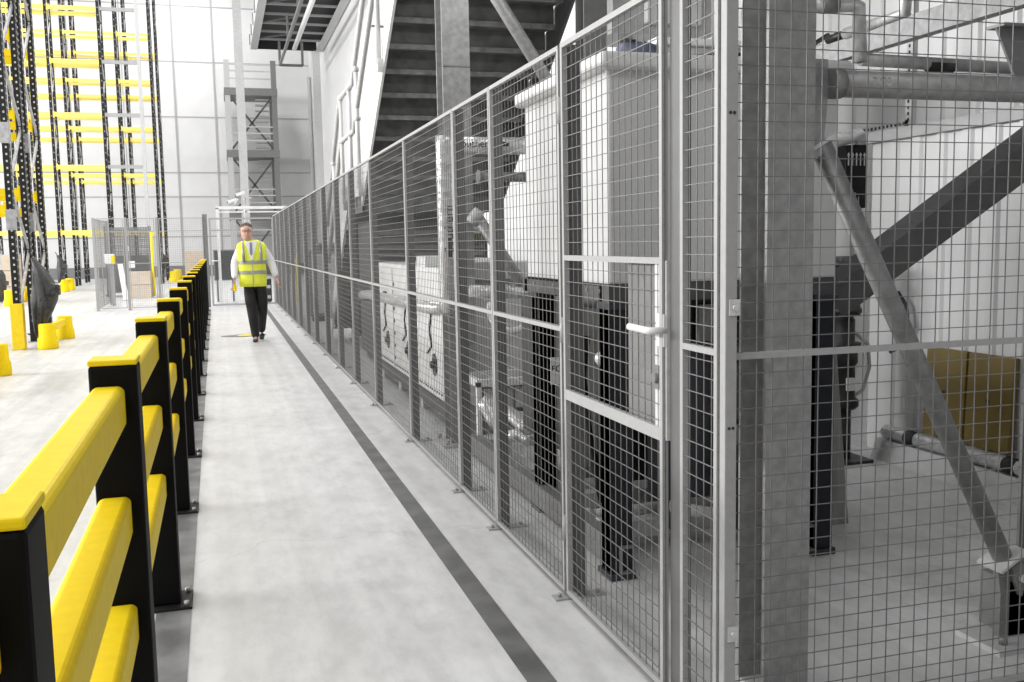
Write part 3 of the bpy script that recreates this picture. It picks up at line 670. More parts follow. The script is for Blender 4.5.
MB().prism([(ya, za - .24), (ya, za + .17), (yt, ztp + .17), (yt, ztp - .24)], lambda u, v, k: (SX1 + k, u, v), -.012, .012).build('stringer', 'dgrey', sc)
yl = ya + 1.35
MB().box(SX0, SX1, ya, yl, za - .02, za).box(SX0, SX0 + .03, ya, yl, za - .2, za).box(SX1 - .03, SX1, ya, yl, za - .2, za).box(SX0, SX1, ya, ya + .05, za - .2, za).build('landing', 'tread', sc)
nl = 10; run2 = .25; rise2 = za / (nl + 1)
for k in range(nl):
    y0, z = yl + k * run2, za - (k + 1) * rise2
    MB().box(SX0 + .02, SX1 - .02, y0, y0 + run2, z - .006, z).box(SX0 + .02, SX1 - .02, y0, y0 + .006, z, z + rise2).build('tread', 'tread', sc)
stringer(SX0, yl, za, yl + nl * run2 + .1, .12, 'wpaint'); stringer(SX1, yl, za, yl + nl * run2 + .1, .12, 'mgrey')
xr = SX0 - .05; mst = 'galvl'
def rail_line(off):
    return [(xr, yt, ztp + off), (xr, ya + .02, za + off + .12), (xr, ya + .14, za + off), (xr, yl - .02, za + off), (xr, yl + .2, za + off - .1), (xr, yl + nl * run2 - .1, .25 + off)]
MB().path(rail_line(1.28), .030, 12).build('handrail', mst, sc)
MB().path(rail_line(.74), .030, 12).build('knee_rail', mst, sc)
for y, zb_ in ((yt + .4, ztp - .2), (yt + 1.5, ztp - .95), (ya - .15, za + .05), (ya + .5, za - .1), (yl - .02, za - .05), (yl + 1.0, za - .75), (yl + 2.1, .3)):
    if y < ya: zt_ = za + (ya - y) * rise / run + 1.28
    elif y <= yl: zt_ = za + 1.28
    else: zt_ = za - (y - yl) * rise2 / run2 + 1.28
    b_ = zt_ - 1.28 - .05
    po = MB().tube((xr, y, b_), (xr, y, zt_), .026, 12).build('baluster', 'wpaint', sc)
    for cz_ in (zt_, zt_ - .54): MB().ball((xr, y, cz_), .042, 10).build('clamp', 'galvl', po)
    MB().box(xr - .015, SX0 - .013, y - .05, y + .05, b_ - .08, b_ + .04).build('bracket', 'galvl', po)
uc = thing('dark_filler', 'dark louvred filler block added for the gloom under the stair landing', 'cabinet', (2.5, 11.6 * K, 0))  # made-up dark block filling the shaded space under the stairs
MB().box(1.74, 3.2, 11.25 * K, 12.3 * K, .08, 1.72).build('case', 'dgrey', uc, .01)
mb = MB()
for c0_ in (1.78, 2.25, 2.72):
    for k in range(10): mb.box(c0_, c0_ + .42, 11.25 * K - .02, 11.25 * K, .75 + k * .09, .80 + k * .09)
mb.build('louvre', 'mgrey', uc)
MB().box(1.80, 3.14, 11.28 * K, 12.25 * K, 0, .08).build('plinth', 'dark', uc)
for i, (x, y, h) in enumerate(((2.35, 15.0, 1.7), (2.0, 18.2, 1.35), (2.5, 21.5, 1.5))):
    r = thing('control_cabinet', ('grey control cabinet behind the fence beyond the stair foot, tallest of the three', 'grey control cabinet behind the fence, middle one beyond the stairs', 'grey control cabinet behind the fence, farthest beyond the stairs')[i], 'cabinet', (x, y * K, 0), 'control cabinets beyond the stairs')
    MB().box(x - .4, x + .4, y * K - .25, y * K + .25, .1, h).build('case', 'mgrey', r, .01)
    MB().box(x - .42, x - .40, y * K - .22, y * K + .22, .16, h - .06).box(x - .36, x + .36, y * K - .27, y * K - .25, .16, h - .06).build('door', 'lgrey' if i == 1 else 'dgrey', r, .004)
    MB().box(x - .36, x + .36, y * K - .2, y * K + .2, 0, .1).build('plinth', 'dark', r)
for i, px in enumerate((297, 314)):
    y = (24.5, 20.5)[i] * K; c = oY(px, 260, y)
    r = thing('bollard', ('yellow post seen through the fence, the farther one', 'yellow post seen through the fence, the nearer one')[i], 'post', (c.x, y, 0), 'yellow posts beyond the fence')
    MB().ell([(0, .05, .05), (1.1, .05, .05), (1.16, .03, .03)], c.x, y, 12).build('tube', 'yellowm', r)
    MB().box(c.x - .09, c.x + .09, y - .09, y + .09, 0, .012).build('base_plate', 'yellowm', r)

# ------------------------------------------------------------------ overhead platform
A0, A1 = oX(318, 50, 4.62), oX(350, 0, 4.62)
zP = 10.0; yp1 = oZ(284, 50, zP).y; xl = oZ(250, 50, zP).x; yp0 = yp1 - 20
pl = thing('overhead_platform', 'steel platform hung high on the wall, its dark underside crossed by pale joists', 'platform', (3, (yp0 + yp1) / 2, zP))
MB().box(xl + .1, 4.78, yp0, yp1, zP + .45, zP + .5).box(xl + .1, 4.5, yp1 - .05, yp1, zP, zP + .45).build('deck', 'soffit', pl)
for x in (xl, 4.46):
    mb = MB(); csec(mb, (x + (.0 if x < 3 else .3), yp0, zP + .25), (x + (.0 if x < 3 else .3), yp1, zP + .25), .5, .16, .03, (1 if x < 3 else -1, 0, 0)); mb.box(x, x + .3, yp0, yp1, zP - .03, zP - .002).build('edge_beam', 'lgrey', pl)
y = yp1 - 1.7
while y > yp0:
    MB().box(xl + .17, 4.55, y - .045, y + .045, zP + .06, zP + .14).build('joist', 'seam', pl); y -= 1.55
for k in range(4):
    y = yp1 - 1.7 - k * 3.1
    MB().bar((xl + .3, y, zP + .12), (xl + 1.9, y - 1.5, zP + .12), .06, .06).build('diagonal_brace', 'mgrey', pl)
mb = MB()
for k in range(9): mb.box(xl - .04, xl, yp1 - .6 - k * 2, yp1 - .3 - k * 2, zP + .1, zP + .5)
mb.build('side_bracket', 'mgrey', pl)
hf = thing('hanging_frame', 'dark tubular frame with a white tube slung below the overhead platform', 'frame', (3.4, yp1, 9))
zh = 9.05; b0, b1 = oZ(280, 65, zh), oZ(303, 65, zh); yh = b0.y
for x in (b0.x, b1.x):
    mb = MB().box(x - .05, x + .05, yh - .05, yh + .05, zh, zP + .02)
    mb.build('hanger', 'mgrey', hf)
MB().box(b0.x, b1.x, yh - .05, yh + .05, zh - .05, zh + .05).build('cross_bar', 'mgrey', hf)
for x in (b0.x,): MB().box(x - .05, x + .05, yh - 15, yh, zh - .05, zh + .05).build('side_bar', 'mgrey', hf)
for k in (1, 2): MB().box(b0.x - .04, b0.x + .04, yh - 5 * k - .04, yh - 5 * k + .04, zh, zP).build('hanger', 'mgrey', hf)
MB().tube((b0.x + .5, yh - 1.5, zP - .55), (b0.x + .5, yh - 16, zP - .55), .09, 10).build('white_tube', 'wpaint', hf)
# conduit on the wall
q = oX(383, 60, 4.74)
tag(MB().path([oX(372, 26, 4.74), oX(386, 27, 4.74), oX(388, 40, 4.74), oX(392, 150, 4.74)], .03, 8).build('conduit', 'dgrey'), 'thin dark conduit dropping down the white hall wall from the platform', 'conduit')

# ------------------------------------------------------------------ far stair tower, column, cameras
tw = thing('stair_tower', 'grey steel access tower with crossed braces against the end wall', 'tower', (1.9, 50, 0))
xa, xb, y0, y1 = oY(225, 100, 49).x, oY(277, 100, 49).x, 49, 51.2
zt, z1, z2 = oY(250, 60, 49).z, oY(250, 88, 49).z, oY(250, 150, 49).z
for x in (xa, xb - .25):
    for y in (y0, y1): MB().box(x, x + .25, y, y + .25, 0, zt if y == y0 else z1).build('post', 'mgrey' if x > xa else 'lgrey', tw)
for z in (z1, z2, .5 + 2.6):
    MB().box(xa - .03, xb + .03, y0 - .03, y1, z - .35, z).build('floor_deck', 'mgrey', tw)
for za_, zb_ in ((z2, z1 - .35), (3.1, z2 - .35), (.1, 2.75)):
    MB().bar((xa + .2, y0 + .1, za_), (xb - .2, y0 + .1, zb_), .09, .09).build('cross_brace', 'dgrey', tw)
    MB().bar((xa + .2, y0 + .1, zb_), (xb - .2, y0 + .1, za_), .09, .09).build('cross_brace', 'dgrey', tw)
for z in (z1, z2, 3.1):
    mb = MB()
    for dz in (.45, .8, 1.1): mb.box(xa + .05, xb - .05, y0 + .02, y0 + .07, z + dz - .03, z + dz + .03)
    mb.build('guard_rail', 'lgrey', tw)
for za_, zb_ in ((3.1, z2), (z2, z1)):
    mb = MB()
    for k in range(12): mb.box(xb - 1.0, xb - .35, y1 - .4 - k * .12, y1 - .15 - k * .12, za_ + (zb_ - za_) * k / 12, za_ + (zb_ - za_) * k / 12 + .06)
    mb.build('stair_flight', 'lgrey', tw)
c = oY(241, 110, 46)
fc = thing('steel_column', 'slender grey column standing in front of the access tower', 'column', (c.x, 46, 0)); fc['kind'] = 'thing'
hsec(MB(), c.x, 46, .03, 17, .36, .36, .04, .03).build('shaft', 'lgrey', fc)
MB().box(c.x - .3, c.x + .3, 45.7, 46.3, 0, .03).build('base_plate', 'lgrey', fc)
pt = thing('portal_frame', 'white goal shaped portal frame standing beyond the walkway gate', 'frame', (.8, 25 * K, 0))
a, b_ = oY(217, 208, 25 * K), oY(285, 208, 25 * K)
for x in (a.x, b_.x): MB().box(x - .035, x + .035, 25 * K - .035, 25 * K + .035, 0, a.z).build('upright', 'wpaint', pt)
MB().box(a.x - .035, b_.x + .035, 25 * K - .035, 25 * K + .035, a.z - .03, a.z + .04).box(a.x, b_.x, 25 * K - .02, 25 * K + .02, a.z - .12, a.z - .09).build('top_bar', 'wpaint', pt)
MB().box(oY(246, 212, 25 * K).x - .02, oY(246, 212, 25 * K).x + .02, 25 * K - .02, 25 * K + .02, 0, a.z).build('middle_post', 'lgrey', pt)
for i, (px, py_) in enumerate(((240, 194), (232, 201))):
    c = oY(px, py_, 25.3 * K)
    r = thing('security_camera', ('upper white security camera on the pole behind the portal frame', 'lower white security camera on the pole behind the portal frame')[i], 'camera', tuple(c), 'security cameras')
    MB().bar(c + V((-.11, 0, -.03)), c + V((.11, .02, .04)), .09, .075).build('housing', 'wpaint', r, .01)
    MB().tube(c + V((-.125, 0, -.033)), c + V((-.105, 0, -.03)), .028, 10).build('lens', 'dark', r)
    MB().path([c + V((.06, 0, -.02)), c + V((.06, .1, -.08)), c + V((.28 - .12 * i, .14, -.10 if not i else .06))], .016, 8).build('bracket', 'wpaint', r)
c = oY(243, 204, 25.45 * K)
tag(MB().tube((c.x + .05, 25.45 * K, 0), (c.x + .05, 25.45 * K, c.z + .15), .035, 10).box(c.x - .1, c.x + .2, 25.45 * K - .1, 25.45 * K + .1, 0, .02).build('camera_pole', 'lgrey'), 'grey pole carrying the two security cameras', 'pole')
ck = thing('control_cabinet', 'dark grey control box on legs behind the walkway gate', 'cabinet', (.1, 26 * K, 0))
a, b_ = oY(213, 250, 25.8 * K), oY(236, 280, 25.8 * K)
MB().box(a.x, b_.x, 25.8 * K, 26.1 * K, b_.z, a.z).build('case', 'mgrey', ck, .01)
MB().box(a.x + .03, b_.x - .03, 25.8 * K - .015, 25.8 * K, b_.z + .03, a.z - .03).build('door', 'dgrey', ck, .004)
MB().box(a.x + .05, a.x + .10, 25.85 * K, 25.9 * K, 0, b_.z).build('leg', 'mgrey', ck)
MB().box(b_.x - .10, b_.x - .05, 25.85 * K, 25.9 * K, 0, b_.z).build('leg', 'mgrey', ck)
cy_ = thing('electrical_cabinet', 'black low equipment box standing at the far end of the fence', 'cabinet', (1.0, 24.6 * K, 0))
a = oY(268, 300, 24.6 * K)
MB().box(.92, 1.22, 24.5 * K, 24.8 * K, .04, .62).build('case', 'dark', cy_, .02)
MB().box(.95, 1.19, 24.5 * K - .01, 24.5 * K, .12, .2).box(.95, 1.19, 24.5 * K - .01, 24.5 * K, .38, .46).build('grey_band', 'lgrey', cy_)
MB().box(.95, 1.19, 24.52 * K, 24.78 * K, 0, .04).build('foot', 'mgrey', cy_)

# ------------------------------------------------------------------ mid hall mesh enclosure and walkway gate
YG = 23.6 * K
f3 = thing('guard_fence', 'grey mesh screen standing across the hall beyond the barrier, low boxes behind', 'fence', (-1.5, YG, 0))
xs = [oY(px, 290, YG).x for px in (97, 129, 160, 208)]
for i, x in enumerate(xs):
    w = .06 if i < 3 else .11
    fpost(f3, x - w / 2, x + w / 2, YG - .03, YG + .03, 2.18 if i < 3 else 2.24, 'y', 'fence' if i < 3 else 'mgrey')
    if i < 3: panel(f3, (x + .05, YG - .04), (xs[i + 1] - .05, YG - .04), .05, 2.16, mids=(1.1, 1.85))
fpost(f3, xs[0] + .0, xs[0] + .06, YG + 2.6, YG + 2.66, 2.18, 'y', 'fence')
panel(f3, (xs[0], YG + .06), (xs[0], YG + 1.3), .05, 2.16, mids=(1.1,)); panel(f3, (xs[0], YG + 1.34), (xs[0], YG + 2.6), .05, 2.16, mids=(1.1,))
g2 = thing('mesh_gate', 'grey mesh gate closing the far end of the walkway behind the person', 'gate', (.5, YG, 0))
gx0, gx1 = xs[3] + .09, 1.27
gf = frame_rect(MB(), (gx0, YG), (gx1, YG), .03, 2.15, .04, .03, mids=(1.85,)).build('gate_frame', 'fence', g2)
wires(MB(), (gx0, YG), (gx1, YG), .03, 2.15).build('wire_mesh', 'wire', gf)
MB().path([(gx0 + .04, YG - .03, 1.12), (gx0 + .04, YG - .07, 1.12), (gx0 + .2, YG - .07, 1.12)], .014, 8).build('handle', 'wpaint', g2)

# ------------------------------------------------------------------ pallet racking
def rack_post(root, x, y, h, w=.14, dp=.09, pitch=.10, holes=True):
    mb = MB(); csec(mb, (x, y, .012), (x, y, h), w, dp, .006, (-1, 0, 0)); csec(mb, (x - .02, y, .012), (x - .02, y, h), w * .45, .03, .004, (-1, 0, 0))
    if holes:
        z = .3
        while z < h:
            for dy in (-w * .26, w * .26): mb.box(x - .001, x + .0015, y + dy - .012, y + dy + .012, z, z + .03, 1)
            mb.box(x - .05, x - .026, y - w / 2 - .0015, y - w / 2 + .001, z + .03, z + .06, 1)
            z += pitch
    p = mb.build('upright', ('blacks', 'hole'), root)
    MB().box(x - dp - .03, x + .03, y - w / 2 - .03, y + w / 2 + .03, 0, .012).build('foot_plate', 'brace', p)
    return p
def rack_brace(root, x, y0, y1, h, p0=.4, step=.62, first=True):
    z = p0; k = 0
    while z + step < h and k < 24:
        a, b = (y0, y1) if k % 2 == 0 else (y1, y0)
        MB().bar((x - .035, a, z), (x - .035, b, z + step), .035, .05, (0, 0, 1)).build('diagonal_brace', 'brace', root); z += step; k += 1
def rack_beam(root, x0, x1, y, z, h=.14, mat='yellow'):
    b = MB().box(x0, x1, y - .025, y + .025, z - h, z).box(x0, x1, y - .03, y + .03, z - h * .12, z).build('beam', mat, root, .004)
    MB().box(x0, x0 + .05, y - .045, y + .045, z - h - .04, z + .04).build('end_connector', mat, b)
    MB().box(x1 - .05, x1, y - .045, y + .045, z - h - .04, z + .04).build('end_connector', mat, b)
XR = -2.86
for i, (ya_, yb_, lab) in enumerate(((15.15, 16.25, 'black pallet rack frame nearest the barrier, yellow protector at its foot'), (16.6, 17.65, 'second black pallet rack frame, back to back behind the nearest one'))):
    r = thing('pallet_rack', lab, 'rack', (XR, ya_ * K, 0), 'near pallet racks')
    for x in (XR, XR - 2.75):
        for y in (ya_, yb_): rack_post(r, x, y * K, 7.5, holes=(x == XR))
        rack_brace(r, x, ya_ * K, yb_ * K, 7.4, .5, .95)
    for z in (2.42, 3.62, 4.82, 6.0):
        for y in (ya_, yb_): rack_beam(r, XR - 2.75 + .0, XR - .08, y * K, z - (.3 if y == ya_ else 0), .13)
    for z in (1.75, 3.0): MB().box(XR - .105, XR + .012, ya_ * K - .078, ya_ * K + .078, z, z + .30).build('splice_plate', 'brace', r)
tag(MB().prism([(XR - .14, 0), (XR + .05, 0), (XR + .05, .02), (XR + .035, .02), (XR + .035, .68), (XR - .12, .68), (XR - .12, .02), (XR - .14, .02)], lambda u, v, k: (u, k, v), 15.05 * K - .07, 15.05 * K - .02).box(XR + .02, XR + .05, 15.05 * K - .07, 15.05 * K + .1, 0, .68).build('upright_protector', 'yellowm', None, .008), 'tall yellow steel protector on the foot of the nearest rack upright', 'guard')
lv = [oY(100, y, 36 * K).z for y in (230, 165, 113, 60, 7)] + [15.0]
far = ((36, (-7.4, -5.36, -3.68), 'pallet rack with yellow beams, nearest of the three far rows'), (40, (-7.4, -5.44, -3.52, -2.26), 'pallet rack with yellow beams, middle of the three far rows'), (44, (-7.4, -5.6, -3.52, -2.25), 'pallet rack with yellow beams, farthest row by the end wall'))
for i, (yy, xs_, lab) in enumerate(far):
    r = thing('pallet_rack', lab, 'rack', (xs_[-1], yy * K, 0), 'far pallet racks')
    for x in xs_:
        for y in (yy * K, yy * K + .9): rack_post(r, x, y, 16.5, .11, .09, .25, holes=True)
        rack_brace(r, x, yy * K, yy * K + .9, 16, .5, 1.0)
    for j in range(len(xs_) - 1):
        for z in lv:
            for y in (yy * K, yy * K + .9): rack_beam(r, xs_[j], xs_[j + 1] - .06, y, z, .15 if i == 0 else .12, 'yellowp')
    if i == 0:
        x1 = oY(141, 100, 36 * K).x
        MB().box(x1 - .06, x1 + .06, 36 * K - .06, 36 * K + .06, .02, 16.5).box(x1 - .12, x1 + .12, 36 * K - .12, 36 * K + .12, 0, .02).build('light_upright', 'lgrey', r)
        for z in lv: MB().box(xs_[-1], x1, 36 * K - .04, 36 * K + .04, z - .12, z).build('grey_beam', 'seam', r)
def end_guard(x, y0, y1, label, w=.2, h=.37, grp='yellow rack end guards'):
    r = thing('rack_end_guard', label, 'guard', (x, y0, 0), grp)
    for y in (y0, y1):
        MB().ell([(0, w * .60, w * .60), (.02, w * .62, w * .62), (.15, w * .60, w * .60), (.18, w * .52, w * .52), (h - .015, w * .50, w * .50), (h, w * .46, w * .46)], x, y, 20).build('post', 'yellow', r)
    MB().box(x - .04, x + .04, y0, y1, h - .14, h - .03).build('rail', 'yellow', r, .01)
end_guard(-2.50, 15.0 * K, 16.6 * K, 'yellow rack end guard beside the hanging grey sack on the nearest rack', .235)
end_guard(-2.53, 10.4 * K, 12.0 * K, 'yellow rack end guard cut by the edge of the view, closest to the barrier')
end_guard(-5.25, 35.2 * K, 36.6 * K, 'yellow rack end guard under the second hanging sack, far down the hall', .3, .42)
end_guard(-1.95, 42.5 * K, 46 * K, 'yellow rack end guard at the end wall behind the mesh screen', .36, .45)
end_guard(-5.35, 27 * K, 29.5 * K, 'yellow rack end guard beside the stacked cartons', .24, .42)
def sack(Y, rows, label, grp='rubbish sacks on the racks', txt=False):
    rs = []
    for z, xa_, xb_, dp in rows:
        n = 16; cx = (xa_ + xb_) / 2; rx = (xb_ - xa_) / 2; ring = []
        for j in range(n):
            t = 2 * math.pi * j / n; w = 1 + .10 * math.sin(3 * t + z * 7) + .05 * math.sin(5 * t - z * 11)
            ring.append((cx + rx * math.cos(t) * w, Y + dp * math.sin(t) * w, z))
        rs.append(ring)
    r = thing('waste_sack', label, 'sack', (rows[0][1], Y, rows[0][0]), grp)
    bg = MB().rings(rs)
    zt_, zb_ = rows[0][0], rows[-1][0]; hh = zt_ - zb_; xl_ = rows[0][1]; ww = max(q[2] for q in rows) - min(q[1] for q in rows)
    def crease(pts, d):   # a hanging fold: ridge line with two sloping cheeks
        vs_ = []
        for u, v in pts: vs_.append((xl_ + u * ww, Y - d, zt_ - v * hh))
        return vs_
    f0 = crease([(.02, .02), (.10, .28), (.16, .55), (.10, .92)], .17); f1 = crease([(.10, .0), (.38, .26), (.40, .55), (.18, .95)], .27); f2 = crease([(.30, .08), (.62, .32), (.52, .58), (.22, .97)], .16)
    bg.add(f0 + f1 + f2 + [(x, y + .12, z) for x, y, z in f0 + f1 + f2], [(a, a + 1, a + 5, a + 4) for a in (0, 1, 2, 4, 5, 6)] + [(a + 12, a + 16, a + 17, a + 13) for a in (0, 1, 2, 4, 5, 6)] + [(0, 12, 13, 1), (1, 13, 14, 2), (2, 14, 15, 3), (8, 9, 21, 20), (9, 10, 22, 21), (10, 11, 23, 22), (0, 4, 16, 12), (4, 8, 20, 16), (3, 15, 19, 7), (7, 19, 23, 11)], 0, True)
    g0 = crease([(.42, .30), (.98, .36), (.96, .48), (.50, .46)], .24)
    bg.add(g0 + [(x, y + .16, z) for x, y, z in g0], [(0, 1, 2, 3), (4, 7, 6, 5), (0, 4, 5, 1), (1, 5, 6, 2), (2, 6, 7, 3), (3, 7, 4, 0)], 0, False)
    bg.build('bag', 'bag', r)
    MB().path([(rows[0][1] + .01, Y, rows[0][0] - .02), (rows[0][1] - .05, Y, rows[0][0] + .1)], .012, 6).tube((rows[-1][1], Y, rows[-1][0]), (rows[-1][1] - .1, Y, rows[-1][0] + .04), .012, 6).build('tie_cord', 'rubber', r)
    return r
def pxrows(Y, lst): return [(oY((a + b) / 2, y, Y).z, oY(a, y, Y).x, oY(b, y, Y).x, d) for y, a, b, d in lst]
YS = 15.3 * K
s = sack(YS, pxrows(YS, [(257, 32, 35, .02), (263, 32, 40, .07), (272, 31, 47, .13), (281, 31, 53, .17), (291, 32, 59, .19), (300, 32, 58.5, .18), (310, 32, 55, .15), (320, 33, 48, .10), (330, 34, 41, .05), (336, 35, 38, .02)]), 'grey woven waste sack hanging from the nearest rack upright, dark lettering on it')
cc = oY(51, 304, YS)
for t_, p_ in (('RACK', oY(53, 294, YS)), ('SACK', oY(47.5, 312, YS))): text(t_, 'lettering', 'ink', s, (p_.x, YS - .245, p_.z), .13, (.75, 0, .65), (-.65, 0, .75))
YS2 = 34.6 * K
sack(YS2, pxrows(YS2, [(255, 57, 58.5, .03), (260, 57, 63, .15), (267, 56.5, 67, .22), (273, 57, 66, .22), (279, 58, 62, .12), (283, 58, 60, .05)]), 'grey waste sack hanging from a far rack upright behind the first sack')
YS3 = 27.6 * K
sack(YS3, pxrows(YS3, [(270, -6, 2, .1), (275, -8, 5, .25), (285, -8, 7, .3), (294, -7, 6, .3), (302, -5, 3, .2)]), 'dark waste sack half cut by the edge of the view beside the cartons')
YS4 = 42.5 * K
sack(YS4, pxrows(YS4, [(252, 160, 162, .05), (257, 159, 166, .25), (264, 158, 167, .3), (270, 159, 165, .25), (275, 160, 162, .1)]), 'grey waste sack on the rack end beside the yellow guard near the end wall')
def carton(x0, x1, y0, y1, z0, z1, label, grp):
    r = thing('carton', label, 'box', ((x0 + x1) / 2, (y0 + y1) / 2, z0), grp)
    MB().box(x0, x1, y0, y1, z0, z1).build('box', 'card', r, .008)
    MB().box(x0 + (x1 - x0) * .45, x0 + (x1 - x0) * .55, y0 - .002, y0, z0 + .02, z1).box(x0 + (x1 - x0) * .45, x0 + (x1 - x0) * .55, y0, y1, z1, z1 + .002).build('tape', 'lgrey', r)
YK = 28.5 * K
a, b_ = oY(-14, 290, YK), oY(14.5, 255, YK); hz_ = (b_.z) / 3
for k in range(3): carton(a.x, b_.x, YK, YK + .9, .02 + k * hz_, .02 + (k + 1) * hz_ - .012, ('brown carton at the bottom of the stack behind the near rack', 'brown carton in the middle of the stack behind the near rack', 'brown carton on top of the stack behind the near rack')[k], 'cartons behind the near rack')
tag(MB().box(a.x - .03, b_.x + .03, YK - .02, YK + .92, 0, .018).build('slip_sheet', 'card'), 'flat board under the carton stack behind the near rack', 'board')
YK = 29 * K
a, b_ = oY(128, 297, YK), oY(150, 271, YK); h2 = b_.z / 2
for k in range(2): carton(a.x, b_.x, YK, YK + .5, k * h2, (k + 1) * h2 - .01, ('brown carton on the floor inside the mesh screen', 'brown carton stacked on another inside the mesh screen')[k], 'cartons inside the mesh screen')
YK = 44 * K
a, b_ = oY(185, 270, YK), oY(208, 251, YK)
carton(a.x, b_.x, YK, YK + .8, 0, b_.z, 'large brown carton by the end wall beyond the barrier posts', 'cartons by the end wall')
rc = thing('roll_cage', 'tall grey mesh roll cage standing inside the mid hall screen', 'cage', (-2.4, 30 * K, 0))
YR = 30.3 * K; xa, xb = oY(106, 260, YR).x, oY(150, 260, YR).x; hz_ = oY(120, 226, YR).z
for x in (xa, xb): 
    for y in (YR, YR + .8): MB().tube((x, y, .12), (x, y, hz_), .022, 8).ball((x, y, .06), .06, 8).build('post', 'mgrey', rc)
wires(MB(), (xa, YR + .02), (xb, YR + .02), .8, hz_ - .05, .045, .014).build('mesh_side', 'mgrey', rc)
wires(MB(), (xa, YR + .8), (xb, YR + .8), .15, hz_ - .05, .06, .014).build('mesh_side', 'mgrey', rc)
MB().box(xa, xb, YR, YR + .8, .12, .17).box(xa + .05, xb - .05, YR + .3, YR + .7, .17, 1.25).build('deck', 'mgrey', rc)
MB().box(oY(129, 266, YR).x, oY(135, 266, YR).x, YR - .005, YR + .015, oY(130, 268, YR).z, oY(130, 261, YR).z).box(oY(128, 266, YR).x, oY(129.5, 266, YR).x, YR - .005, YR + .015, oY(130, 251, YR).z, oY(130, 246, YR).z).build('paper_label', 'label', rc)
YQ = 25.5 * K
a, b_ = oY(104, 264, YQ), oY(114, 254, YQ)
r = thing('hose_reel', 'small white and yellow reel box fixed on a grey post inside the mesh screen', 'box', (a.x, YQ, b_.z))
MB().box(a.x, b_.x, YQ, YQ + .15, a.z, b_.z).build('case', 'label', r, .02)
MB().box(a.x + .17, b_.x + .005, YQ - .005, YQ + .155, a.z + .02, b_.z - .04).build('yellow_panel', 'yellow', r, .01)
MB().box(b_.x - .12, b_.x - .04, YQ + .15, YQ + .22, 0, b_.z).build('post', 'seam', r)
a, b_ = oY(119, 264, 28 * K), oY(127, 300, 28 * K)
tag(MB().bar((a.x, 28.3 * K, a.z), (b_.x, 27.8 * K, .02), .14, .03, (0, 1, 0)).build('leaning_board', 'wpaint'), 'pale board leaning against the roll cage inside the mesh screen', 'board')
c = oY(151, 232, 29.2 * K)
yp_ = thing('safety_pole', 'slim yellow pole standing beside the roll cage', 'pole', (c.x, 29.2 * K, 0))
MB().tube((c.x, 29.2 * K, .02), (c.x, 29.2 * K, c.z), .035, 10).build('shaft', 'yellow', yp_)
MB().ell([(0, .18, .18), (.05, .14, .14)], c.x, 29.2 * K, 14).build('base', 'lgrey', yp_)
c = oZ(247, 335.5)
fs = thing('floor_sign', 'flat grey and yellow sign lying on the walkway beside the person', 'sign', (c.x, c.y, 0))
MB().ell([(0, .36, .22), (.004, .36, .22)], c.x - .05, c.y, 24).build('disc', 'mgrey', fs)
MB().ell([(.004, .17, .16), (.006, .17, .16)], c.x + .02, c.y, 20).build('symbol', 'yellow', fs)

# ------------------------------------------------------------------ person
def skin(pts, edges, rad, sub=2):
    me = bpy.data.meshes.new('tmp'); me.from_pydata(pts, edges, []); o = bpy.data.objects.new('tmp', me); COL.objects.link(o)
    o.modifiers.new('skin', 'SKIN'); sb_ = o.modifiers.new('sub', 'SUBSURF'); sb_.levels = sub; sb_.render_levels = sub
    lay = me.skin_vertices[0].data
    for i, r in enumerate(rad):
        lay[i].radius = r if isinstance(r, tuple) else (r, r)
        lay[i].use_root = (i == 0)
    dg = bpy.context.evaluated_depsgraph_get(); ev = o.evaluated_get(dg); m = ev.to_mesh()
    vs = [tuple(v.co) for v in m.vertices]; fs = [tuple(p.vertices) for p in m.polygons]
    ev.to_mesh_clear(); bpy.data.objects.remove(o); bpy.data.meshes.remove(me)
    return vs, fs
base = oZ(257, 341.5); BX, BY = base.x, base.y
def L_(p): return (BX + p[0], BY + p[1], p[2])
pn = thing('person', 'person in white shirt, dark trousers and yellow hi-vis vest walking along the walkway', 'person', (BX, BY, 0))
J = dict(pel=(0, 0, .96), sp=(-.01, 0, 1.18), ch=(-.025, -.01, 1.40), nk=(-.04, -.015, 1.535), nk2=(-.06, -.03, 1.60),
    shr=(-.185, 0, 1.45), elr=(-.275, .03, 1.20), wrr=(-.285, -.10, .965), shl=(.15, 0, 1.44), ell=(.265, .06, 1.205), wrl=(.325, -.02, .975),
    hpr=(-.09, 0, .93), knr=(-.055, -.05, .51), anr=(-.01, .015, .10), ftr=(-.025, -.10, .03), hpl=(.095, .0, .93), knl=(.105, .0, .53), anl=(.085, .36, .20), ftl=(.09, .30, .08))
nm = list(J); ix = {k: i for i, k in enumerate(nm)}
ed = [('pel', 'sp'), ('sp', 'ch'), ('ch', 'nk'), ('nk', 'nk2'), ('ch', 'shr'), ('shr', 'elr'), ('elr', 'wrr'), ('ch', 'shl'), ('shl', 'ell'), ('ell', 'wrl'), ('pel', 'hpr'), ('hpr', 'knr'), ('knr', 'anr'), ('anr', 'ftr'), ('pel', 'hpl'), ('hpl', 'knl'), ('knl', 'anl'), ('anl', 'ftl')]
rd = dict(pel=(.15, .10), sp=(.14, .095), ch=(.155, .105), nk=.055, nk2=.05, shr=.045, elr=.042, wrr=.028, shl=.045, ell=.042, wrl=.028, hpr=.088, knr=.058, anr=.030, ftr=.018, hpl=.088, knl=.058, anl=.03, ftl=.018)
vs, fs = skin([L_(J[k]) for k in nm], [(ix[a], ix[b]) for a, b in ed], [rd[k] for k in nm])
bd = MB().add(vs, fs, 0, True)
hx, hy, hz0 = BX - .085, BY - .06, 1.545
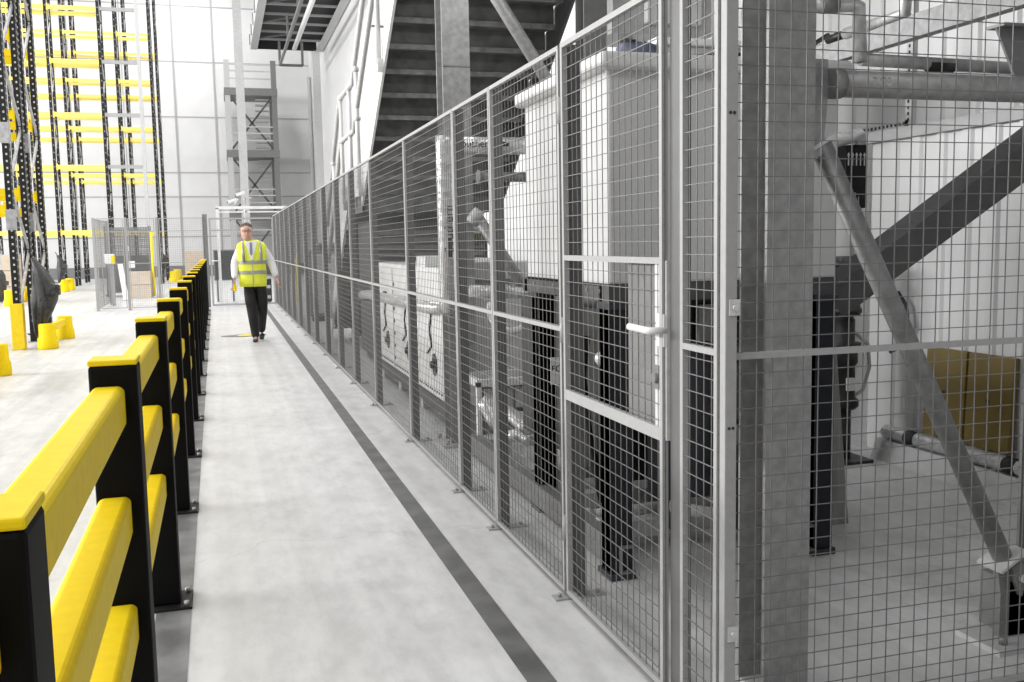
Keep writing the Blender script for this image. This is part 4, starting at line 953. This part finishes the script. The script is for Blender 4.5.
HP = [(.0, .035, .04, 0, -.02), (.02, .052, .065, 0, -.02), (.05, .064, .085, 0, -.008), (.09, .071, .094, 0, 0), (.13, .075, .098, 0, .004), (.17, .074, .097, 0, .006), (.20, .064, .085, 0, .008), (.225, .04, .055, 0, .01), (.235, .012, .018, 0, .01)]
bd.ell([(hz0 + z * 1.08, rx * 1.14, ry * 1.06, dx, dy) for z, rx, ry, dx, dy in HP], hx, hy, 20)
bd.rings([[(hx + sx * w, hy + y, hz0 + z) for sx, y in ((-1, .02), (0, -.022), (1, .02))] for z, w, y in ((.085, .016, 0), (.09, .016, 0), (.13, .007, 0))]) if False else None
bd.add([(hx - .016, hy - .088, hz0 + .085), (hx + .016, hy - .088, hz0 + .085), (hx, hy - .122, hz0 + .09), (hx - .006, hy - .092, hz0 + .14), (hx + .006, hy - .092, hz0 + .14)], [(0, 2, 1), (0, 3, 2), (2, 4, 1), (3, 4, 2), (0, 1, 4, 3)], 0, False)
for s_ in (-1, 1):
    bd.ball((hx + s_ * .086, hy + .01, hz0 + .12), .03, 10, 0, (.35, .6, 1.1))
    bd.ball((hx + s_ * .033, hy - .093, hz0 + .138), .0075, 8, 2)
bd.ball((hx, hy - .083, hz0 + .052), .024, 8, 1, (1, .5, .28))
# hands: palm, four unequal bent fingers and a thumb
def hand(w, dr, side, curl):
    w = V(w); d = V(dr).normalized(); a = V((0, 1, 0)); a = (a - d * a.dot(d)).normalized(); c = d.cross(a) * side
    n = 10
    bd.rings([[w + d * k + a * (rx * math.cos(2 * math.pi * j / n)) + c * (ry * math.sin(2 * math.pi * j / n)) for j in range(n)] for k, rx, ry in ((-.01, .026, .02), (.03, .038, .016), (.07, .042, .015), (.09, .038, .012))])
    for q, ln in ((-.030, .070), (-.010, .082), (.010, .076), (.029, .060)):
        b0 = w + d * .085 + a * q; b1 = b0 + d * ln * .45 + c * curl * .3; b2 = b1 + d * ln * .30 + c * curl; b3 = b2 + d * ln * .12 + c * curl * 1.2
        bd.path([b0 - d * .015, b0, b1, b2, b3], [.0095, .0095, .009, .0085, .006], 8)
    t0 = w + d * .03 - a * .033; bd.path([t0 + a * .012, t0 - a * .018 + d * .02 + c * .008, t0 - a * .028 + d * .05 + c * .016, t0 - a * .026 + d * .07 + c * .02], [.012, .011, .0095, .007], 8)
hand(L_((-.287, -.11, .95)), (-.08, -.30, -1), -1, .022)
hand(L_((.328, -.03, .96)), (.16, -.18, -1), 1, .014)
bd.build('body', ('skin', 'tie', 'dark'), pn)
hr = MB()
hr.ell([(hz0 + .11, .089, .088, 0, .030), (hz0 + .16, .092, .094, 0, .028), (hz0 + .20, .090, .100, 0, .014), (hz0 + .232, .075, .088, 0, .010), (hz0 + .258, .042, .054, 0, .012), (hz0 + .267, .012, .014, 0, .012)], hx, hy, 18).build('hair', 'hair', pn)
gl = MB()
for s_ in (-1, 1):
    gl.path([(hx + s_ * .034 + .026 * math.cos(t), hy - .106, hz0 + .138 + .019 * math.sin(t)) for t in [k * math.pi / 6 for k in range(13)]], .0022, 6)
    gl.tube((hx + s_ * .060, hy - .10, hz0 + .14), (hx + s_ * .088, hy + .0, hz0 + .138), .0022, 6)
gl.tube((hx - .01, hy - .106, hz0 + .14), (hx + .01, hy - .106, hz0 + .14), .0022, 6).build('glasses', 'dark', pn)
def grow(keys, edges, extra, mat, name, wid):
    k2 = list(keys); i2 = {k: i for i, k in enumerate(k2)}
    v, f = skin([L_(wid.get(k, (J.get(k), 0))[0]) for k in k2], [(i2[a], i2[b]) for a, b in edges], [wid[k][1] if k in wid else (tuple(x + extra for x in rd[k]) if isinstance(rd[k], tuple) else rd[k] + extra) for k in k2])
    return MB().add(v, f, 0, True).build(name, mat, pn)
grow(['pel', 'wa', 'hpr', 'knr', 'anr2', 'hpl', 'knl', 'anl2'], [('pel', 'wa'), ('pel', 'hpr'), ('hpr', 'knr'), ('knr', 'anr2'), ('pel', 'hpl'), ('hpl', 'knl'), ('knl', 'anl2')], .014, 'trouser', 'trousers',
     dict(wa=((-.005, 0, 1.04), (.165, .115)), anr2=((-.012, .0, .045), .064), anl2=((.087, .35, .115), .062), knr=(J['knr'], .086), knl=(J['knl'], .086), hpr=(J['hpr'], .108), hpl=(J['hpl'], .108)))
grow(['ch', 'sp', 'nk', 'shr', 'elr', 'wrr', 'shl', 'ell', 'wrl'], [('ch', 'sp'), ('ch', 'nk'), ('ch', 'shr'), ('shr', 'elr'), ('elr', 'wrr'), ('ch', 'shl'), ('shl', 'ell'), ('ell', 'wrl')], .014, 'shirt', 'shirt',
     dict(nk=((-.038, -.012, 1.515), .068), shr=((-.175, 0, 1.435), .075), shl=((.14, 0, 1.43), .075), elr=(J['elr'], .068), ell=(J['ell'], .070), wrr=(J['wrr'], .048), wrl=(J['wrl'], .05)))
vx = BX - .02
VP_ = [(.845, .195, .145), (.90, .205, .150), (1.02, .205, .150), (1.15, .205, .150), (1.28, .212, .152), (1.38, .222, .150), (1.45, .225, .135), (1.50, .19, .115), (1.535, .13, .095), (1.55, .09, .08)]
def vring(z, rx, ry, n=28, g=0): return [(vx + (rx + g) * math.copysign(abs(math.cos(2 * math.pi * j / n)) ** .75, math.cos(2 * math.pi * j / n)), BY - .005 + (ry + g) * math.copysign(abs(math.sin(2 * math.pi * j / n)) ** .75, math.sin(2 * math.pi * j / n)), z) for j in range(n)]
vt = MB().rings([vring(*r) for r in VP_], 0, False).build('vest', 'vest', pn)
sl = vt.modifiers.new('solid', 'SOLIDIFY'); sl.thickness = .006; sl.offset = -1
for z in (1.06, 1.21):
    MB().rings([vring(z - .027, .205, .150, 28, .005), vring(z + .027, .206, .150, 28, .005)], 0, False).build('reflective_band', 'band', vt)
for s_ in (-1, 1):
    MB().path([(vx + s_ * .125, BY - .158, 1.22), (vx + s_ * .130, BY - .158, 1.36), (vx + s_ * .128, BY - .135, 1.455), (vx + s_ * .12, BY - .06, 1.525)], .020, 8).build('shoulder_band', 'band', vt)
MB().prism([(-.085, 1.53), (.095, 1.53), (.014, 1.25), (-.010, 1.25)], lambda u, v, k: (vx - .01 + u, BY + k - (1.53 - v) * .12, v), -.142, -.10).build('shirt_front', 'shirt', pn)
MB().prism([(-.016, 1.51), (.014, 1.51), (.020, 1.34), (0, 1.31), (-.020, 1.34)], lambda u, v, k: (vx - .012 + u, BY + k - (1.53 - v) * .12, v), -.150, -.143).build('tie', 'tie', pn)
MB().box(vx - .006, vx + .006, BY - .162, BY - .155, .86, 1.30).build('zip', 'band', vt)
for s_, (x, y, z, rz, rx) in (('r', (-.018, -.045, 0, -.12, 0)), ('l', (.088, .32, .02, .05, -.5))):
    mb = MB(); pr_ = [(-.12, .030, .032), (-.08, .042, .045), (0, .042, .055), (.05, .040, .085), (.09, .036, .09), (.11, .026, .06)]
    n = 12; rs = []
    for yy, hw, hh in pr_:
        rs.append([(hw * math.cos(2 * math.pi * j / n), yy, max(0.0, hh / 2 + (hh / 2) * math.sin(2 * math.pi * j / n) * 1.0)) for j in range(n)])
    mt = Matrix.Translation(L_((x, y, z))) @ Matrix.Rotation(rz, 4, 'Z') @ Matrix.Rotation(rx, 4, 'X')
    mb.rings([[mt @ V(p) for p in r] for r in rs]).build('shoe', 'shoe', pn)
hl = L_((-.30, -.165, .87))
tag(MB().box(hl[0] - .012, hl[0] + .035, hl[1] - .05, hl[1] + .03, hl[2] - .085, hl[2] + .02).build('gloves', 'yellow', None, .01), 'small yellow item held in the walking person\'s hand', 'glove')

# ------------------------------------------------------------------ light
w = bpy.data.worlds.new('world'); S.world = w; w.use_nodes = True
w.node_tree.nodes['Background'].inputs['Color'].default_value = (1, 1, 1, 1)
w.node_tree.nodes['Background'].inputs['Strength'].default_value = .42
def area(name, loc, sx, sy, power, rot=(0, 0, 0)):
    l = bpy.data.lights.new(name, 'AREA'); l.shape = 'RECTANGLE'; l.size = sx; l.size_y = sy; l.energy = power
    o = bpy.data.objects.new(name, l); COL.objects.link(o); o.location = loc; o.rotation_euler = rot; return o
for i, y in enumerate((3, 12, 21, 30, 39, 48)):
    area('high_bay_lamp', (-7, y, 15), 7, 3, 170)
    if i: area('high_bay_lamp', (-1.2, y, 15), 2, 3, 480)
for y in (2.2, 4.2, 6.2): area('bay_fill', (3.7, y, 3.85), .3, 1.4, 4, (0, -1.0, 0))  # unseen lights added under the deck to brighten the cladding
area('bay_fill', (2.2, 5.3, 3.85), 1.2, .3, 16, (.8, 0, 0))  # unseen fill added to lift the housing and tall column faces
for y in (9, 22, 36): area('side_fill', (-26, y, 8.5), 4, 10, 5000, (0, -1.36, 0))  # unseen fill added to brighten the sides that face the hall
for x in (-7, -3): area('front_fill', (x, -3, 9), 3, 2, 210, (1.0, 0, 0))  # unseen fill added to light the person from the front
S.view_settings.view_transform = 'Standard'; S.view_settings.look = 'None'; S.view_settings.gamma = 1
S.view_settings.exposure = .08; S.view_settings.use_curve_mapping = False
try: S.cycles.use_denoising = True
except Exception: pass
